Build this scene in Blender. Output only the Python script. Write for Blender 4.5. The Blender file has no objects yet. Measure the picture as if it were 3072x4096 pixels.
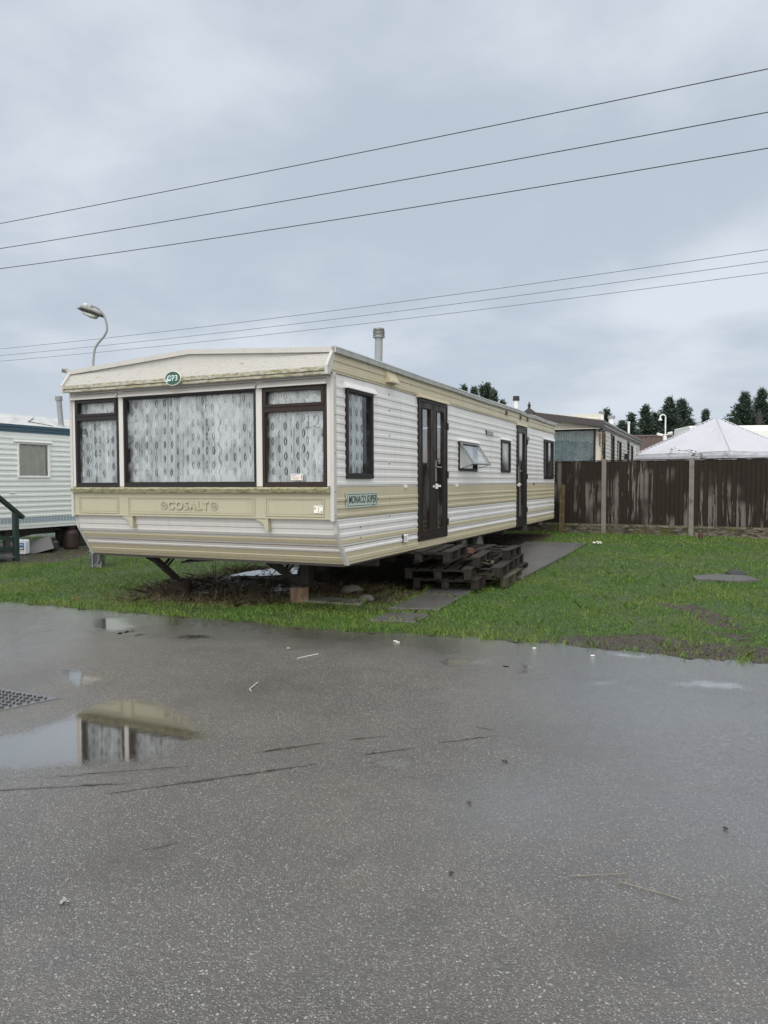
import bpy, bmesh, math, random
import numpy as np
from mathutils import Matrix, Vector
random.seed(7); RNG = np.random.default_rng(7)
S = bpy.context.scene; COL = S.collection
R = math.radians
# ------------------------------------------------------------------ camera
F_PX = 2961.0; PITCH = math.atan(120/F_PX); ROLL = R(0.22)
cam = bpy.data.cameras.new('camera'); cam.sensor_fit = 'VERTICAL'; cam.sensor_height = 36
cam.lens = 36*F_PX/4096; cam.clip_start = .05; cam.clip_end = 3000
co = bpy.data.objects.new('camera', cam); COL.objects.link(co); S.camera = co
co.matrix_world = Matrix.Translation((0, 0, 1.5)) @ Matrix.Rotation(R(90)-PITCH, 4, 'X') @ Matrix.Rotation(-ROLL, 4, 'Z')
# ------------------------------------------------------------------ exposure
S.view_settings.view_transform = 'Standard'; S.view_settings.look = 'None'
S.view_settings.gamma = 1; S.view_settings.exposure = 0.0
S.cycles.max_bounces = 8; S.cycles.transparent_max_bounces = 16
# ------------------------------------------------------------------ node helper
class NT:
    def __init__(s, nt): s.t = nt; s.n = nt.nodes; s.l = nt.links
    def put(s, sock, v):
        if isinstance(v, bpy.types.NodeSocket): s.l.new(v, sock)
        elif v is not None:
            if sock.type == 'RGBA' and len(v) == 3: v = (*v, 1)
            sock.default_value = v
    def m(s, op, a, b=None, c=None, clamp=False):
        n = s.n.new('ShaderNodeMath'); n.operation = op; n.use_clamp = clamp
        for i, v in enumerate((a, b, c)): s.put(n.inputs[i], v)
        return n.outputs[0]
    def vm(s, op, a, b=None, sc=None):
        n = s.n.new('ShaderNodeVectorMath'); n.operation = op
        s.put(n.inputs[0], a); s.put(n.inputs[1], b)
        if sc is not None: s.put(n.inputs['Scale'], sc)
        return n.outputs['Value'] if op in ('LENGTH', 'DOT_PRODUCT') else n.outputs[0]
    def mix(s, f, a, b, blend='MIX'):
        n = s.n.new('ShaderNodeMix'); n.data_type = 'RGBA'; n.blend_type = blend
        s.put(n.inputs[0], f); s.put(n.inputs[6], a); s.put(n.inputs[7], b)
        return n.outputs[2]
    def ss(s, v, a, b, lo=0., hi=1.):
        n = s.n.new('ShaderNodeMapRange'); n.interpolation_type = 'SMOOTHSTEP'
        s.put(n.inputs[0], v)
        for i, q_ in enumerate((a, b, lo, hi)): n.inputs[i+1].default_value = q_
        return n.outputs[0]
    def noise(s, vec, scale, detail=3, rough=.55, dist=0., col=False):
        n = s.n.new('ShaderNodeTexNoise'); s.put(n.inputs['Vector'], vec)
        n.inputs['Scale'].default_value = scale; n.inputs['Detail'].default_value = detail
        n.inputs['Roughness'].default_value = rough; n.inputs['Distortion'].default_value = dist
        return n.outputs['Color' if col else 'Fac']
    def vor(s, vec, scale, feature='F1', rand=1.):
        n = s.n.new('ShaderNodeTexVoronoi'); n.feature = feature; s.put(n.inputs['Vector'], vec)
        n.inputs['Scale'].default_value = scale; n.inputs['Randomness'].default_value = rand
        return n
    def obj(s): return s.n.new('ShaderNodeTexCoord').outputs['Object']
    def attr(s, name):
        n = s.n.new('ShaderNodeAttribute'); n.attribute_name = name; return n.outputs['Fac']
    def scale(s, v, x, y, z): return s.vm('MULTIPLY', v, (x, y, z))
    def sep(s, v): n = s.n.new('ShaderNodeSeparateXYZ'); s.put(n.inputs[0], v); return n.outputs
    def comb(s, x, y, z):
        n = s.n.new('ShaderNodeCombineXYZ')
        for i, v in enumerate((x, y, z)): s.put(n.inputs[i], v)
        return n.outputs[0]
    def bump(s, h, strength=.3, dist=.01, normal=None):
        n = s.n.new('ShaderNodeBump'); s.put(n.inputs['Height'], h)
        s.put(n.inputs['Strength'], strength); n.inputs['Distance'].default_value = dist
        if normal is not None: s.put(n.inputs['Normal'], normal)
        return n.outputs[0]
# ------------------------------------------------------------------ world: overcast sky
W_ = bpy.data.worlds.new('World'); S.world = W_; W_.use_nodes = True
w = NT(W_.node_tree); w.n.clear()
SUN_EL, SUN_AZ = R(50), R(200)      # soft bright part of the cloud, high and behind the viewer
sky = w.n.new('ShaderNodeTexSky'); sky.sky_type = 'NISHITA'; sky.sun_disc = False
sky.sun_elevation = SUN_EL; sky.sun_rotation = SUN_AZ
gen = w.n.new('ShaderNodeTexCoord').outputs['Generated']
sx, sy, sz = w.sep(gen)
zc = w.m('MAXIMUM', w.m('ADD', sz, .22), .12)
cv = w.comb(w.m('DIVIDE', sx, zc), w.m('DIVIDE', sy, zc), w.m('MULTIPLY', sz, .4))
n1 = w.noise(w.vm('ADD', cv, (4.3, 1.1, 0)), .9, 5, .5, .25)
n2 = w.noise(cv, 2.6, 5, .55, .2)
cf = w.m('ADD', w.m('MULTIPLY', n1, .72), w.m('MULTIPLY', n2, .28))
cloud = w.mix(w.ss(cf, .40, .62), (.535, .605, .695), (.755, .815, .89))
cloud = w.mix(w.ss(sz, 0., .16), (.64, .705, .785), cloud)
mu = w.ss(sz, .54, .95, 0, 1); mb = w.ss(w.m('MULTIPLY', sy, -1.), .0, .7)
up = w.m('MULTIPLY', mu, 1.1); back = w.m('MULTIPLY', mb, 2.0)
cloud = w.mix(w.m('MAXIMUM', mu, mb), cloud, (.70, .685, .655))      # unseen sky overhead and behind made brighter and warmer to light the walls
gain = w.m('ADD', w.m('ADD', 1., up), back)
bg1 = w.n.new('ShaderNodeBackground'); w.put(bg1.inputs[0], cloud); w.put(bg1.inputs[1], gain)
bg2 = w.n.new('ShaderNodeBackground'); w.put(bg2.inputs[0], sky.outputs[0]); bg2.inputs[1].default_value = .10
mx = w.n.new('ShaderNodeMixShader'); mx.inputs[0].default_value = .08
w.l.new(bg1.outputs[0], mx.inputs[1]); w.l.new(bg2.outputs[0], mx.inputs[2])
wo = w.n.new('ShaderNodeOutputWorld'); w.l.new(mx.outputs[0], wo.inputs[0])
sl = bpy.data.lights.new('sun', 'SUN'); sl.energy = 1.4; sl.angle = R(35); sl.color = (1, .97, .93)
so = bpy.data.objects.new('sun', sl); COL.objects.link(so)
so.rotation_euler = Vector((math.sin(SUN_AZ)*math.cos(SUN_EL), math.cos(SUN_AZ)*math.cos(SUN_EL), math.sin(SUN_EL))).to_track_quat('Z', 'Y').to_euler()

# ------------------------------------------------------------------ materials
MATS = {}
def mat(name, col=(.5, .5, .5), rough=.5, metal=0., spec=.5, fn=None):
    if name in MATS: return MATS[name]
    m = bpy.data.materials.new(name); m.use_nodes = True
    t = NT(m.node_tree); b = t.n['Principled BSDF']
    b.inputs['Base Color'].default_value = (*col, 1); b.inputs['Roughness'].default_value = rough
    b.inputs['Metallic'].default_value = metal; b.inputs['Specular IOR Level'].default_value = spec
    if fn: fn(t, b, col)
    MATS[name] = m; return m
def grime(amount=.25, streak=.5, scale=2., dirt=(.16, .15, .10), bump=.0, wob=.0):
    """weathered paint: vertical streaks, blotches and fine speckle"""
    def f(t, b, col):
        o = t.obj()
        st = t.noise(t.scale(o, 9, 9, .5), scale, 4, .6)
        bl = t.noise(o, scale*1.3, 5, .6)
        sp = t.noise(o, 60, 2)
        k = t.m('ADD', t.m('MULTIPLY', t.ss(st, .45, .8), streak), t.m('MULTIPLY', t.ss(bl, .5, .8), 1-streak))
        k = t.m('MULTIPLY', k, amount)
        c = t.mix(k, col, dirt)
        c = t.mix(t.ss(sp, .35, .7, 0, .12), c, tuple(x*.6 for x in col))
        t.put(b.inputs['Base Color'], c)
        t.put(b.inputs['Roughness'], t.ss(bl, .3, .7, b.inputs['Roughness'].default_value-.1, b.inputs['Roughness'].default_value+.15))
        if bump:
            t.put(b.inputs['Normal'], t.bump(t.noise(o, wob or 3, 3), bump, .02))
    return f
M_WHITE = mat('siding_white', (.66, .655, .65), .38, fn=grime(.30, .75, 1.6, (.30, .28, .22), .25, 2.2))
M_FRONT = mat('front_panel_white', (.56, .545, .53), .45, fn=grime(.25, .6, 1.6, (.3, .28, .22), .2, 3))
M_BEIGE = mat('siding_beige', (.48, .43, .305), .4, fn=grime(.35, .7, 2.0, (.30, .27, .15), .25, 2.2))
M_PANEL = mat('panel_beige', (.38, .365, .265), .45, fn=grime(.4, .4, 2.5, (.25, .24, .12)))
M_BLINE = mat('thin_brown_stripe', (.18, .13, .09), .5)
M_TRIM = mat('trim_white', (.47, .46, .44), .4, fn=grime(.35, .4, 5, (.2, .19, .14)))
M_FRAME = mat('brown_frame', (.022, .014, .011), .45, spec=.3, fn=grime(.2, .3, 6, (.06, .05, .045)))
M_FRAMEB = mat('dark_grey_brown_frame', (.016, .014, .014), .42, spec=.3)
M_RUB = mat('black_rubber', (.012, .012, .012), .6)
def f_moss(t, b, col):
    o = t.obj()
    n = t.noise(t.scale(o, 3, 3, 10), 4, 6, .7); s = t.noise(o, 45, 4, .7)
    c = t.mix(t.ss(n, .42, .62), col, (.20, .19, .10))
    c = t.mix(t.ss(s, .52, .72), c, (.10, .095, .06))
    c = t.mix(t.ss(t.noise(o, 20, 3), .56, .70), c, (.34, .33, .14))
    t.put(b.inputs['Base Color'], c); t.put(b.inputs['Normal'], t.bump(s, .4, .006))
M_LIP = mat('mossy_gutter', (.42, .40, .35), .6, fn=f_moss)
M_SILL = mat('mossy_sill', (.42, .40, .27), .6, fn=f_moss)
def f_roof(t, b, col):
    o = t.obj()
    c = t.mix(t.ss(t.noise(o, 5, 5, .7), .4, .7), col, (.30, .31, .30))
    c = t.mix(t.ss(t.noise(o, 38, 4, .7), .60, .72), c, (.16, .16, .13))
    t.put(b.inputs['Base Color'], c)
M_ROOF = mat('roof_sheet', (.50, .51, .51), .5, fn=f_roof)
def f_slant(t, b, col):
    o = t.obj(); z = t.scale(o, 2.2, 1, 9)
    c = t.mix(t.ss(t.noise(z, 7, 6, .75), .57, .68), col, (.20, .19, .15))
    c = t.mix(t.ss(t.noise(o, 3, 4), .5, .8, 0, .4), c, (.42, .40, .34))
    t.put(b.inputs['Base Color'], c)
M_SLANT = mat('weathered_canopy', (.43, .42, .395), .45, fn=f_slant)
M_ALU = mat('roof_edge_metal', (.42, .43, .42), .45, .3, fn=grime(.6, .3, 7, (.13, .13, .09)))
M_STEEL = mat('dark_chassis_steel', (.035, .030, .028), .7, fn=grime(.5, .3, 8, (.08, .045, .03)))
M_GALV = mat('galvanised_steel', (.26, .27, .27), .5, .5, fn=grime(.5, .3, 9, (.12, .12, .10)))
M_FLUE = mat('flue_grey', (.25, .26, .275), .45, fn=grime(.4, .5, 8, (.12, .11, .09)))
M_FLUEW = mat('flue_white', (.62, .63, .62), .45, fn=grime(.3, .5, 8, (.2, .2, .17)))
M_BLACK = mat('black_plastic', (.015, .015, .016), .4)
M_DARK = mat('dark_interior', (.05, .042, .036), .8)
M_CHROME = mat('worn_chrome', (.5, .5, .5), .25, 1.)
M_WPLAS = mat('white_plastic', (.75, .75, .74), .35)
M_HOOD = mat('hood_white', (.72, .72, .71), .4, fn=grime(.2, .3, 5, (.25, .24, .2)))
M_SIGNG = mat('sign_green', (.012, .075, .06), .3)
M_SIGNB = mat('sign_pale_blue', (.25, .45, .62), .3)
M_SIGNT = mat('sign_teal', (.12, .30, .27), .3)
M_INK = mat('ink_black', (.02, .022, .025), .5)
M_PLATE = mat('plate_pale_green', (.42, .50, .45), .4, fn=grime(.2, .5, 5, (.2, .2, .15)))
M_PAPER = mat('paper', (.72, .71, .64), .8)
M_RED = mat('red_print', (.50, .28, .27), .6); M_BLUE = mat('blue_print', (.06, .18, .45), .6)
M_TYRE = mat('tyre', (.02, .02, .02), .8); M_RIM = mat('rim', (.22, .22, .21), .5, .3)
def f_wood(t, b, col):
    b.inputs['Specular IOR Level'].default_value = .25
    o = t.obj()
    g = t.noise(t.scale(o, 30, 30, 3), 1.2, 4, .65); g2 = t.noise(t.scale(o, 3, 3, 30), 1.2, 4)
    c = t.mix(t.ss(g, .35, .7), tuple(x*.45 for x in col), col)
    c = t.mix(t.ss(t.noise(o, 3.5, 4), .52, .7, 0, .6), c, tuple(x*1.8 for x in col))
    t.put(b.inputs['Base Color'], c); t.put(b.inputs['Normal'], t.bump(g, .5, .004))
M_PALLET = mat('wet_pallet_wood', (.026, .020, .017), .55, fn=f_wood)
M_PALLETG = mat('mossy_pallet_wood', (.075, .068, .045), .55, fn=f_wood)
M_PALLETD = mat('dark_plank_wood', (.030, .025, .021), .6, fn=f_wood)
M_BLOCK = mat('block_wood', (.22, .145, .10), .7, fn=f_wood)
M_STUMP = mat('dark_block_wood', (.045, .032, .026), .8, fn=f_wood)
M_STAKE = mat('stake_wood', (.13, .10, .05), .7, fn=f_wood)
def f_glass(fog=.0, fscale=1.6, rough=.015, tint=(.94, .97, .97), ior=1.5, boost=0.):
    def f(t, b, col):
        out = t.n['Material Output']; t.n.remove(b)
        tr = t.n.new('ShaderNodeBsdfTransparent'); tr.inputs[0].default_value = (*tint, 1)
        gl = t.n.new('ShaderNodeBsdfGlossy'); gl.inputs['Roughness'].default_value = rough
        fr = t.n.new('ShaderNodeFresnel'); fr.inputs[0].default_value = ior
        df = t.n.new('ShaderNodeBsdfDiffuse'); df.inputs[0].default_value = (.78, .84, .87, 1)
        m1 = t.n.new('ShaderNodeMixShader'); m2 = t.n.new('ShaderNodeMixShader')
        o = t.obj()
        k = t.ss(t.noise(o, fscale, 4, .6), .42, .62, 0., fog)
        t.put(m1.inputs[0], k); t.l.new(tr.outputs[0], m1.inputs[1]); t.l.new(df.outputs[0], m1.inputs[2])
        wv = t.bump(t.noise(o, 1.2, 1), .05, .02); t.put(gl.inputs['Normal'], wv)
        t.put(m2.inputs[0], t.m('ADD', fr.outputs[0], boost, clamp=True))
        t.l.new(m1.outputs[0], m2.inputs[1]); t.l.new(gl.outputs[0], m2.inputs[2])
        t.l.new(m2.outputs[0], out.inputs[0])
    return f
M_GLASS = mat('window_glass', fn=f_glass(.30, 2.4))
M_GLASSC = mat('door_glass', fn=f_glass(.10, 2., boost=.26))
M_GLASSF = mat('frosted_glass', fn=f_glass(.85, .5, .12))
def f_lace(kind=0):
    def f(t, b, col):
        out = t.n['Material Output']
        uv = t.n.new('ShaderNodeTexCoord').outputs['UV']; u, v, _ = t.sep(uv)
        if kind == 0:
            A, B = .104, .162
            def lattice(ou, ov):
                dx = t.m('SUBTRACT', t.m('MODULO', t.m('ADD', u, 100*A*2+ou), 2*A), A)
                dy = t.m('SUBTRACT', t.m('MODULO', t.m('ADD', v, 100*B+ov), B), B/2)
                ax = t.m('ABSOLUTE', dx)
                yy = t.m('POWER', t.m('ABSOLUTE', t.m('DIVIDE', dy, .052)), 2.)
                e = t.m('ADD', t.m('DIVIDE', ax, .027), yy)
                sl_ = t.m('ADD', t.m('DIVIDE', ax, .0055), t.m('MULTIPLY', yy, 2.4))
                r_ = t.vm('LENGTH', t.comb(ax, t.m('SUBTRACT', t.m('ABSOLUTE', dy), .062), 0.))
                return e, sl_, r_
            e1, s1, r1 = lattice(0, 0); e2, s2, r2 = lattice(A, B/2)
            e = t.m('MINIMUM', e1, e2); s_ = t.m('MINIMUM', s1, s2); r_ = t.m('MINIMUM', r1, r2)
            fl = t.noise(t.scale(uv, 8, .22, 0), 1., 3, .6); line = t.ss(t.m('ABSOLUTE', t.m('SUBTRACT', fl, .5)), .0, .022)  # dark vertical fold lines: crease shade put into the net's opacity
            broad = t.ss(t.noise(t.scale(uv, 3.1, .3, 0), 1., 2), .35, .65, .88, 1.25)
            body = t.m('ADD', t.m('MULTIPLY', t.m('SINE', t.m('MULTIPLY', e, 7.)), .20), .76)
            body = t.m('ADD', body, t.m('MULTIPLY', t.m('SINE', t.m('MULTIPLY', r_, 420.)), .10))
            eye = t.ss(e, .82, 1.05)
            a = t.m('MULTIPLY', body, t.m('ADD', t.m('MULTIPLY', eye, .97), .03))
            a = t.m('MAXIMUM', a, t.ss(s_, 1.3, .8))
            a = t.m('MAXIMUM', a, t.m('MULTIPLY', t.ss(e, 1.45, 1.2), t.ss(e, 1.0, 1.15)))
            a = t.m('MULTIPLY', t.m('MULTIPLY', a, broad), t.m('ADD', .45, t.m('MULTIPLY', line, .55)), clamp=True)
        else:
            a = t.m('ADD', .52, t.m('MULTIPLY', t.ss(t.noise(uv, 22, 3, .6, 1.2), .55, .62), .40))
        a = t.m('MULTIPLY', a, t.ss(t.noise(uv, 6, 2), .2, .8, .82, 1.05), clamp=True)
        fold = t.attr('fold')
        a = t.m('MULTIPLY', a, t.m('ADD', .84, t.m('MULTIPLY', fold, .9)), clamp=True)
        tr = t.n.new('ShaderNodeBsdfTransparent'); ml = t.n.new('ShaderNodeMixShader')
        df = t.n.new('ShaderNodeBsdfDiffuse'); df.inputs[0].default_value = (*col, 1)
        tl = t.n.new('ShaderNodeBsdfTranslucent'); tl.inputs[0].default_value = (*col, 1)
        m0 = t.n.new('ShaderNodeMixShader'); m0.inputs[0].default_value = .12
        t.l.new(df.outputs[0], m0.inputs[1]); t.l.new(tl.outputs[0], m0.inputs[2])
        t.put(ml.inputs[0], a); t.l.new(tr.outputs[0], ml.inputs[1]); t.l.new(m0.outputs[0], ml.inputs[2])
        t.l.new(ml.outputs[0], out.inputs[0])
    return f
M_LACE = mat('lace_net', (.93, .96, 1.0), fn=f_lace(0))
M_LACE2 = mat('leaf_net', (.42, .52, .56), fn=f_lace(1))
M_CLOTH = mat('plain_curtain', (.72, .70, .63), .9, fn=grime(.5, .5, 3, (.20, .16, .12)))
M_CLOTHW = mat('white_curtain', (.78, .80, .80), .9)
def f_asphalt(t, b, col):
    o = t.obj()
    pd = t.attr('puddle'); film = t.attr('film')
    edge = t.m('ADD', pd, t.m('MULTIPLY', t.m('SUBTRACT', t.noise(o, 9, 5, .7), .5), .20))
    st = t.vor(o, 150); rnd = t.n.new('ShaderNodeSeparateColor'); t.l.new(st.outputs['Color'], rnd.inputs[0])
    d = st.outputs['Distance']
    st2 = t.vor(t.vm('ADD', o, (3, 7, 0)), 75); rnd2 = t.n.new('ShaderNodeSeparateColor'); t.l.new(st2.outputs['Color'], rnd2.inputs[0])
    d2 = st2.outputs['Distance']
    # stones stand out of the water near a puddle's rim
    hs = t.m('ADD', t.ss(d, .15, .6, 1, 0), t.m('MULTIPLY', t.ss(d2, .1, .5, 1, 0), .8))
    P = t.ss(t.m('SUBTRACT', edge, t.m('MULTIPLY', hs, .10)), -.04, .07)
    big = t.noise(o, .55, 4, .6); mid = t.noise(o, 3.2, 5, .65); fine = t.noise(o, 260, 2)
    base = t.mix(t.ss(big, .35, .65), (.080, .072, .064), (.116, .103, .090))
    base = t.mix(t.ss(mid, .35, .7, 0, .7), base, (.058, .055, .052))
    light = t.m('MULTIPLY', t.ss(rnd.outputs[0], .50, .75), t.ss(d, .36, .52, 1, 0))
    light2 = t.m('MULTIPLY', t.ss(rnd2.outputs[1], .86, .90), t.ss(d2, .26, .38, 1, 0))
    tone = t.mix(rnd.outputs[2], (.15, .145, .135), (.42, .41, .39))
    c = t.mix(t.m('MULTIPLY', light, .80), base, tone)
    c = t.mix(light2, c, (.36, .35, .33))
    dk = t.m('MULTIPLY', t.ss(rnd.outputs[1], .80, .85), t.ss(d, .3, .5, 1, 0))
    c = t.mix(dk, c, (.015, .014, .014))
    filmn = t.m('ADD', film, t.m('MULTIPLY', t.m('SUBTRACT', t.noise(o, 1.6, 4, .6), .5), .7), clamp=True)
    c = t.mix(t.m('MULTIPLY', filmn, .55), c, (.030, .027, .024))
    c = t.mix(t.ss(t.noise(t.vm('ADD', o, (9, 2, 0)), .9, 4, .6), .52, .68, 0, .45), c, (.045, .036, .028))
    c = t.mix(t.m('MULTIPLY', P, .8), c, (.028, .023, .016))
    t.put(b.inputs['Base Color'], c)
    rdry = t.m('SUBTRACT', .50, t.m('MULTIPLY', filmn, .30))
    rr = t.m('ADD', t.m('MULTIPLY', rdry, t.m('SUBTRACT', 1., P)), t.m('MULTIPLY', P, .03))
    t.put(b.inputs['Roughness'], rr)
    t.put(b.inputs['IOR'], 1.75)
    t.put(b.inputs['Specular IOR Level'], t.m('ADD', .30, t.m('MULTIPLY', t.m('MAXIMUM', P, t.m('MULTIPLY', filmn, .8)), .6)))
    h = t.m('ADD', t.m('MULTIPLY', hs, .8), t.m('MULTIPLY', fine, .5))
    dry = t.m('SUBTRACT', 1., P)
    strength = t.m('MULTIPLY', dry, t.m('SUBTRACT', .75, t.m('MULTIPLY', filmn, .45)))
    nb = t.bump(h, strength, .006)
    rip = t.bump(t.noise(t.scale(o, 1, 2.2, 1), 7, 3), t.m('ADD', .010, t.m('MULTIPLY', dry, .10)), .02, nb)
    t.put(b.inputs['Normal'], rip)
    t.put(b.inputs['Coat Weight'], t.m('MAXIMUM', P, t.m('ADD', .15, t.m('MULTIPLY', filmn, .80), clamp=True)))
    t.put(b.inputs['Coat Roughness'], t.m('MULTIPLY', t.m('SUBTRACT', 1., P), t.m('SUBTRACT', .26, t.m('MULTIPLY', filmn, .15))))
    b.inputs['Coat IOR'].default_value = 1.8
    cb = t.bump(t.m('ADD', t.noise(t.scale(o, 1, 1.6, 1), 45, 3, .6), t.m('MULTIPLY', hs, .25)), t.m('ADD', .006, t.m('MULTIPLY', t.m('SUBTRACT', 1., P), .16)), .01)
    t.put(b.inputs['Coat Normal'], cb)
M_ASPH = mat('wet_asphalt', (.06, .06, .06), .5, fn=f_asphalt)
def f_water(t, b, col):
    o = t.obj(); b.inputs['IOR'].default_value = 1.8
    t.put(b.inputs['Normal'], t.bump(t.noise(o, 9, 3), .03, .02))
M_WATER = mat('standing_water', (.035, .03, .022), .05, spec=.6, fn=f_water)
def f_soil(t, b, col):
    o = t.obj(); mud = t.attr('mud'); 
    m_ = t.m('ADD', mud, t.m('MULTIPLY', t.m('SUBTRACT', t.noise(o, 6, 5, .65), .5), .7))
    soil = t.mix(t.noise(o, 30, 5, .7), (.020, .015, .011), (.070, .054, .042))
    g = t.mix(t.noise(o, 14, 4), (.020, .040, .010), (.050, .070, .018))
    t.put(b.inputs['Base Color'], t.mix(t.ss(m_, .35, .6), g, soil))
    t.put(b.inputs['Roughness'], t.ss(t.noise(o, 7, 4), .42, .60, .85, .22))
    t.put(b.inputs['Normal'], t.bump(t.noise(o, 26, 6, .7), .9, .03))
M_SOIL = mat('grassy_soil', (.05, .05, .03), .8, fn=f_soil)
def f_blade(cols):
    def f(t, b, col):
        a = t.attr('tint'); o = t.obj()
        patch = t.noise(o, .8, 4, .6)
        c = t.mix(a, cols[0], cols[1])
        c = t.mix(t.ss(patch, .42, .68, 0, .65), c, cols[2])
        t.put(b.inputs['Base Color'], c); b.inputs['Subsurface Weight'].default_value = 0
        b.inputs['Roughness'].default_value = .5
    return f
M_GRASS = mat('grass_blades', fn=f_blade(((.038, .110, .008), (.120, .235, .025), (.17, .22, .035))))
M_DRYG = mat('dry_grass', fn=f_blade(((.045, .032, .020), (.16, .115, .070), (.08, .07, .035))))
M_STRAWG = mat('yellowing_grass', fn=f_blade(((.10, .12, .025), (.22, .20, .07), (.16, .17, .04))))
def f_conc(t, b, col):
    o = t.obj()
    c = t.mix(t.noise(o, 5, 6, .7), tuple(x*.42 for x in col), tuple(x*1.5 for x in col))
    c = t.mix(t.ss(t.noise(o, 2.1, 5, .7), .54, .66, 0, .6), c, (.03, .032, .018))
    c = t.mix(t.ss(t.noise(o, 120, 2), .62, .7), c, tuple(min(1, x*2.4) for x in col))
    t.put(b.inputs['Base Color'], c); t.put(b.inputs['Normal'], t.bump(t.noise(o, 90, 3), .35, .004))
M_SLAB = mat('wet_slab', (.085, .082, .080), .42, fn=f_conc)
M_SLABL = mat('pale_slab', (.20, .19, .17), .55, fn=f_conc)
M_POST = mat('concrete_post', (.17, .16, .14), .8, fn=f_conc)
def f_fence(t, b, col):
    o = t.obj(); x, y, z = t.sep(o)
    xm = t.m('DIVIDE', t.m('SUBTRACT', t.m('MODULO', t.m('ADD', x, 20.), 2.), .061), .0988)
    bd = t.m('ADD', t.m('FLOOR', xm), t.m('MULTIPLY', t.m('FLOOR', t.m('DIVIDE', t.m('ADD', x, 20.), 2.)), 37.)); rn = t.n.new('ShaderNodeTexWhiteNoise'); rn.noise_dimensions = '1D'
    t.put(rn.inputs['W'], bd)
    p = t.comb(t.m('MULTIPLY', x, 14), t.m('MULTIPLY', rn.outputs[0], 9), t.m('MULTIPLY', z, 1.1))
    drip = t.noise(p, 1.3, 6, .62, .35)
    thr = t.m('ADD', .545, t.m('MULTIPLY', t.m('SUBTRACT', rn.outputs[0], .5), .34))
    k = t.ss(t.m('SUBTRACT', drip, thr), .0, .03)
    k = t.m('MULTIPLY', k, t.ss(t.noise(o, .8, 2), .42, .55))
    grain = t.noise(t.comb(t.m('MULTIPLY', x, 60), 0., t.m('MULTIPLY', z, 4)), 1.5, 4)
    b.inputs['Specular IOR Level'].default_value = .2
    wet = t.mix(grain, (.006, .004, .003), (.032, .022, .016))
    wet = t.mix(t.m('MULTIPLY', rn.outputs[0], .5), wet, (.024, .017, .013))
    pale = t.mix(grain, (.13, .12, .11), (.24, .22, .20))
    c = t.mix(t.m('MULTIPLY', k, .62), wet, pale)
    sm = t.m('FRACT', xm); c = t.mix(t.ss(sm, .10, .03), c, (.006, .005, .004))
    c = t.mix(t.ss(t.m('ADD', z, t.m('MULTIPLY', t.noise(o, 5, 3), .25)), .62, .34), c, (.035, .035, .016))
    t.put(b.inputs['Base Color'], c); t.put(b.inputs['Normal'], t.bump(grain, .4, .004))
M_FENCE = mat('fence_boards', (.05, .04, .03), .7, fn=f_fence)
def f_rock(t, b, col):
    o = t.obj(); q_ = t.scale(o, 5, 5, 14)
    n = t.noise(q_, 1.3, 6, .65, .6)
    c = t.mix(t.ss(n, .4, .6), (.035, .030, .022), col)
    c = t.mix(t.ss(t.noise(o, 2.2, 4), .48, .62), c, (.07, .075, .025))
    t.put(b.inputs['Base Color'], c); t.put(b.inputs['Normal'], t.bump(n, 1., .05))
M_ROCK = mat('rock_faced_gravel_board', (.15, .13, .10), .85, fn=f_rock)
M_MINT = mat('neighbour_siding', (.73, .77, .735), .42, fn=grime(.15, .7, 2, (.3, .3, .24)))
M_MINTB = mat('neighbour_blue', (.065, .125, .175), .4, fn=grime(.3, .7, 2, (.12, .15, .15)))
def f_deco(t, b, col):
    x, y, z = t.sep(t.obj())
    d = t.vor(t.comb(t.m('MULTIPLY', y, 12), 0., t.m('MULTIPLY', z, 26)), 1., 'DISTANCE_TO_EDGE', .15)
    t.put(b.inputs['Base Color'], t.mix(t.ss(d.outputs[0], .05, .12), (.55, .60, .60), col))
M_DECO = mat('patterned_band', (.22, .30, .36), .5, fn=f_deco)
M_GREENW = mat('dark_green_timber', (.020, .040, .034), .5, fn=grime(.3, .5, 6, (.06, .07, .06)))
M_DECK = mat('grey_decking', (.12, .13, .14), .6, fn=f_wood)
M_CREAM = mat('far_van_cream', (.55, .53, .46), .5, fn=grime(.3, .6, 2, (.3, .28, .2)))
M_FARS = mat('far_van_siding', (.52, .52, .48), .5, fn=grime(.7, .2, 9, (.14, .13, .10)))
M_FASCIA = mat('far_van_fascia', (.040, .033, .034), .4)
def f_tile(t, b, col):
    o = t.obj(); t.put(b.inputs['Base Color'], t.mix(t.noise(o, 9, 4), (.035, .022, .018), (.075, .045, .038)))
M_TILE = mat('roof_tiles', (.05, .03, .03), .5, fn=f_tile)
def f_tent(t, b, col):
    o = t.obj()
    n = t.noise(t.scale(o, 1, 1, 2), .9, 2, .5, 1.2)
    cr = t.m('ABSOLUTE', t.m('SUBTRACT', n, .5))
    h = t.m('ADD', t.ss(cr, 0, .12, 0, .8), t.m('MULTIPLY', t.noise(o, 2.5, 4, .5, .5), 1.6))
    t.put(b.inputs['Normal'], t.bump(h, .30, .02))
    t.put(b.inputs['Base Color'], t.mix(t.noise(o, 3, 4), (.42, .43, .48), (.47, .48, .52)))
M_TENT = mat('tent_canvas', (.75, .77, .83), .5, fn=f_tent)
def f_leaf(t, b, col):
    a = t.attr('tint'); t.put(b.inputs['Base Color'], t.mix(a, tuple(x*.45 for x in col), tuple(x*1.9 for x in col)))
M_CONIF = mat('conifer_foliage', (.030, .050, .034), .7, fn=f_leaf)
M_BRAM = mat('bramble_leaf', (.03, .05, .018), .5); M_BARK = mat('bark', (.05, .04, .032), .9)
M_WIRE = mat('wire', (.02, .022, .025), .6); M_BULB = mat('lamp_bowl', (.42, .44, .40), .2)
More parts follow.
